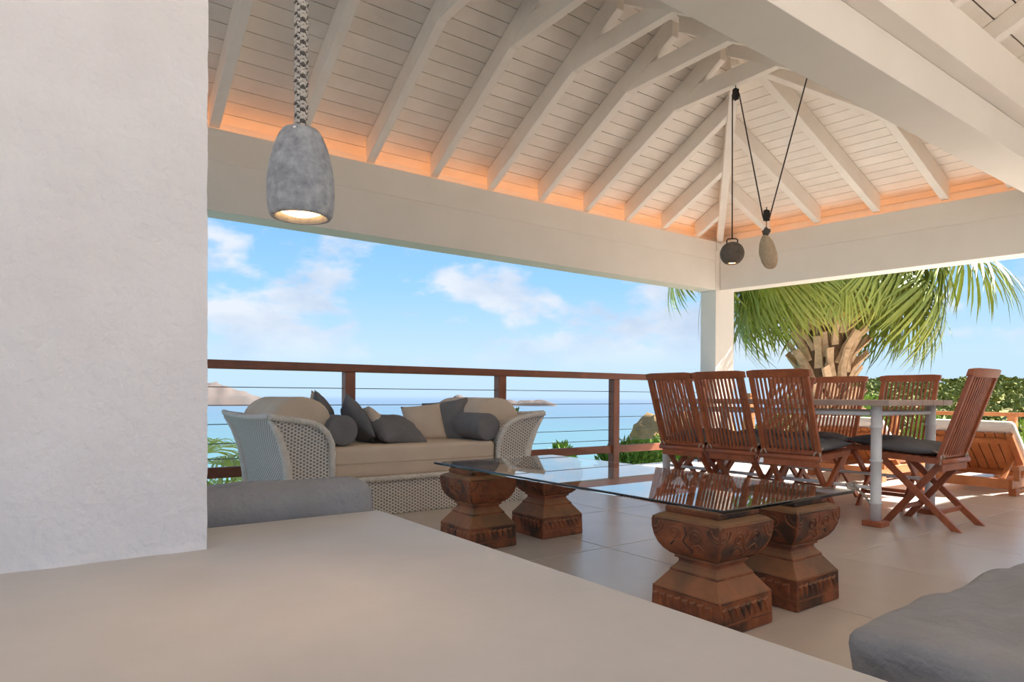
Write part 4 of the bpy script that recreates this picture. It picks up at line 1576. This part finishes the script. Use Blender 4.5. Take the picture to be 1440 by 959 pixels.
# ================================================================== PENDANT LAMPS
def concrete_pendant():
    x, y = 0.350, 1.064
    root = thing('pendant_lamp', 'bell shaped grey concrete pendant lamp on thick braided rope', 'pendant lamp', (x, y, 1.047))
    m_ = MB()
    prof = [(0.0405, 0.000), (0.0465, 0.000), (0.0492, 0.004), (0.0515, 0.018), (0.0530, 0.040), (0.0520, 0.062), (0.0485, 0.086), (0.0425, 0.110), (0.0345, 0.130), (0.0285, 0.139), (0.018, 0.1425), (0.0, 0.1430)]
    inner = [(0.0, 0.030), (0.033, 0.030), (0.0375, 0.016), (0.0405, 0.000)]
    m_.lathe(inner + prof[1:], 40)
    part('lamp_shade', m_, concrete, root)
    m_ = MB()
    m_.lathe([(0.0, 0.003), (0.020, 0.0045), (0.032, 0.009), (0.033, 0.016), (0.0, 0.018)], 28)
    part('bulb', m_, bulb_mat, root)
    m_ = MB()
    m_.lathe([(0.0, 0.0012), (0.0022, 0.0006), (0.003, -0.001)], 8, (0, 0, 0))
    st = part('screw', m_, white_metal, root)
    st.location = (-0.0300 * cos(YAW) * 1.08, -0.0300 * sin(YAW) * 1.08, 0.1335)
    st.rotation_euler = (radians(0), radians(-45), YAW)
    # braided rope
    rl, rd = MB(), MB()
    H0, H1, R_ = 0.140, 2.62, 0.0085
    npt = 900
    for q in range(12):
        sg = 1 if q % 2 else -1
        path = []
        for i in range(npt + 1):
            z = H0 + (H1 - H0) * i / npt
            th = sg * 2 * pi * z / 0.036 + (q // 2) * pi / 3
            rr_ = R_ + 0.0012 * sin(6 * th + (0 if sg > 0 else pi))
            path.append((rr_ * cos(th), rr_ * sin(th), z))
        (rl if (q // 2) % 3 else rd).tube(path, 0.0024, 4, cap=False)
    part('rope', rl, rope_light, root)
    part('rope', rd, rope_dark, root)
    cr_ = MB()
    cr_.tube([(0, 0, H0), (0, 0, H1)], 0.0075, 10)
    part('rope_core', cr_, rope_dark, root)
    l = bpy.data.lights.new('pendant_bulb', 'SPOT')
    l.energy = 3.0
    l.color = (1.0, 0.58, 0.28)
    l.spot_size = radians(88)
    l.spot_blend = 0.9
    l.shadow_soft_size = 0.02
    lo = link('pendant_bulb', l, root, (0, 0, 0.0005))
concrete_pendant()

def pulley_at(parent, p, s=1.0, face=0.0):
    b = MB()
    b.tube([(p[0], p[1], p[2] + 0.075 * s), (p[0], p[1], p[2] + 0.045 * s)], 0.004, 6)
    part('hook', b, black_metal, parent)
    b = MB()
    b.lathe([(0.0, -0.011 * s), (0.030 * s, -0.011 * s), (0.030 * s, -0.006 * s), (0.022 * s, 0), (0.030 * s, 0.006 * s), (0.030 * s, 0.011 * s), (0.0, 0.011 * s)], 16)
    o = part('pulley_wheel', b, black_metal, parent, loc=p)
    o.rotation_euler = (radians(90), 0, radians(90) + face)
    b = MB()
    for q in (-1, 1):
        b.box(q * 0.013 * s - 0.002, q * 0.013 * s + 0.002, -0.020 * s, 0.020 * s, -0.036 * s, 0.048 * s)
    b.box(-0.015 * s, 0.015 * s, -0.010 * s, 0.010 * s, 0.042 * s, 0.052 * s)
    part('pulley_cheeks', b, black_metal, parent, loc=p, rot=(0, 0, face))

TXP = 4.54
def ball_pendant():
    bx_, by_, bz_ = TXP, 3.25, 1.915
    root = thing('pendant_lamp', 'round dark concrete ball pendant on a pulley cord under the ceiling', 'pendant lamp', (bx_, by_, bz_))
    R_ = 0.094
    m_ = MB()
    prof = [(R_ * sin(a), -R_ * cos(a)) for a in [0.52 + (pi - 0.52) * i / 20 for i in range(21)]]
    hole = [(0.0, -0.050), (0.030, -0.050), (0.040, -R_ * cos(0.52) + 0.006), (prof[0][0] - 0.004, -R_ * cos(0.52))]
    m_.lathe(hole + prof, 32)
    part('ball_shade', m_, dark_concrete, root)
    m_ = MB()
    m_.lathe([(0.0, -0.078), (0.028, -0.074), (0.030, -0.062), (0.0, -0.058)], 20)
    part('bulb', m_, bulb_mat, root)
    m_ = MB()
    m_.tube([(-0.028, 0.028, 0.075), (-0.030, 0.030, 0.108), (-0.022, 0.022, 0.118), (0, 0, 0.120), (0.022, -0.022, 0.118), (0.030, -0.030, 0.108), (0.028, -0.028, 0.075)], 0.005, 8)
    part('handle', m_, black_metal, root)
    top = Vector((0, -0.02, 3.17 - bz_))
    m_ = MB()
    m_.tube([(0, 0, 0.115), (0, 0.008, 3.165 - bz_)], 0.005, 8)
    part('cord', m_, black_metal, root)
    pulley_at(root, (0, -0.022, 3.175 - bz_))
    l = bpy.data.lights.new('ball_bulb', 'SPOT')
    l.energy = 4.0
    l.color = (1.0, 0.6, 0.3)
    l.spot_size = radians(80)
    l.spot_blend = 0.8
    l.shadow_soft_size = 0.02
    link('ball_bulb', l, root, (0, 0, -0.085))
ball_pendant()
def counterweight():
    x, y, z = TXP, 2.945, 2.147
    root = thing('stone_counterweight', 'pale pitted stone counterweight hanging from a pulley right of the ball lamp', 'counterweight', (x, y, z))
    pulley_at(root, (0, 0, 0), 0.95)
    m_ = MB()
    m_.tube([(0, 0.03, 0.0), (0, 3.196 - y, 3.175 - z)], 0.005, 8)
    part('cord', m_, black_metal, root)
    m_ = MB()
    m_.tube([(0, -0.03, 0.0), (0, 2.575 - y, 3.25 - z)], 0.005, 8)
    part('cord', m_, black_metal, root)
    m_ = MB()
    m_.tube([(0, 0, -0.035), (0, 0, -0.10)], 0.0035, 6)
    part('link', m_, black_metal, root)
    m_ = MB()
    blob(m_, (0, 0, -0.116), 0.030, 3.0, 0.9, 3)
    part('pebble', m_, pebble_mat, root, smooth=True)
    bm = bmesh.new()
    bmesh.ops.create_icosphere(bm, subdivisions=4, radius=1.0)
    for v in bm.verts:
        k = 1 + 0.07 * noise.noise(v.co * 1.6 + Vector((2, 5, 1))) + 0.02 * noise.noise(v.co * 7)
        z_ = v.co.z
        f_ = 1.0 - 0.18 * z_
        h_ = Vector((v.co.x, v.co.y, 0)) * 0.064 * k * f_
        sh = 0.024 * -z_
        rtv = Vector((sin(YAW), -cos(YAW), 0))
        v.co = h_ + rtv * sh + Vector((0, 0, z_ * 0.132 * k))
    for f_ in bm.faces:
        f_.smooth = True
    me = bpy.data.meshes.new('coral_stone')
    bm.to_mesh(me)
    bm.free()
    o = part('coral_stone', me, coral, root, loc=(0.012, -0.006, -0.270))
counterweight()
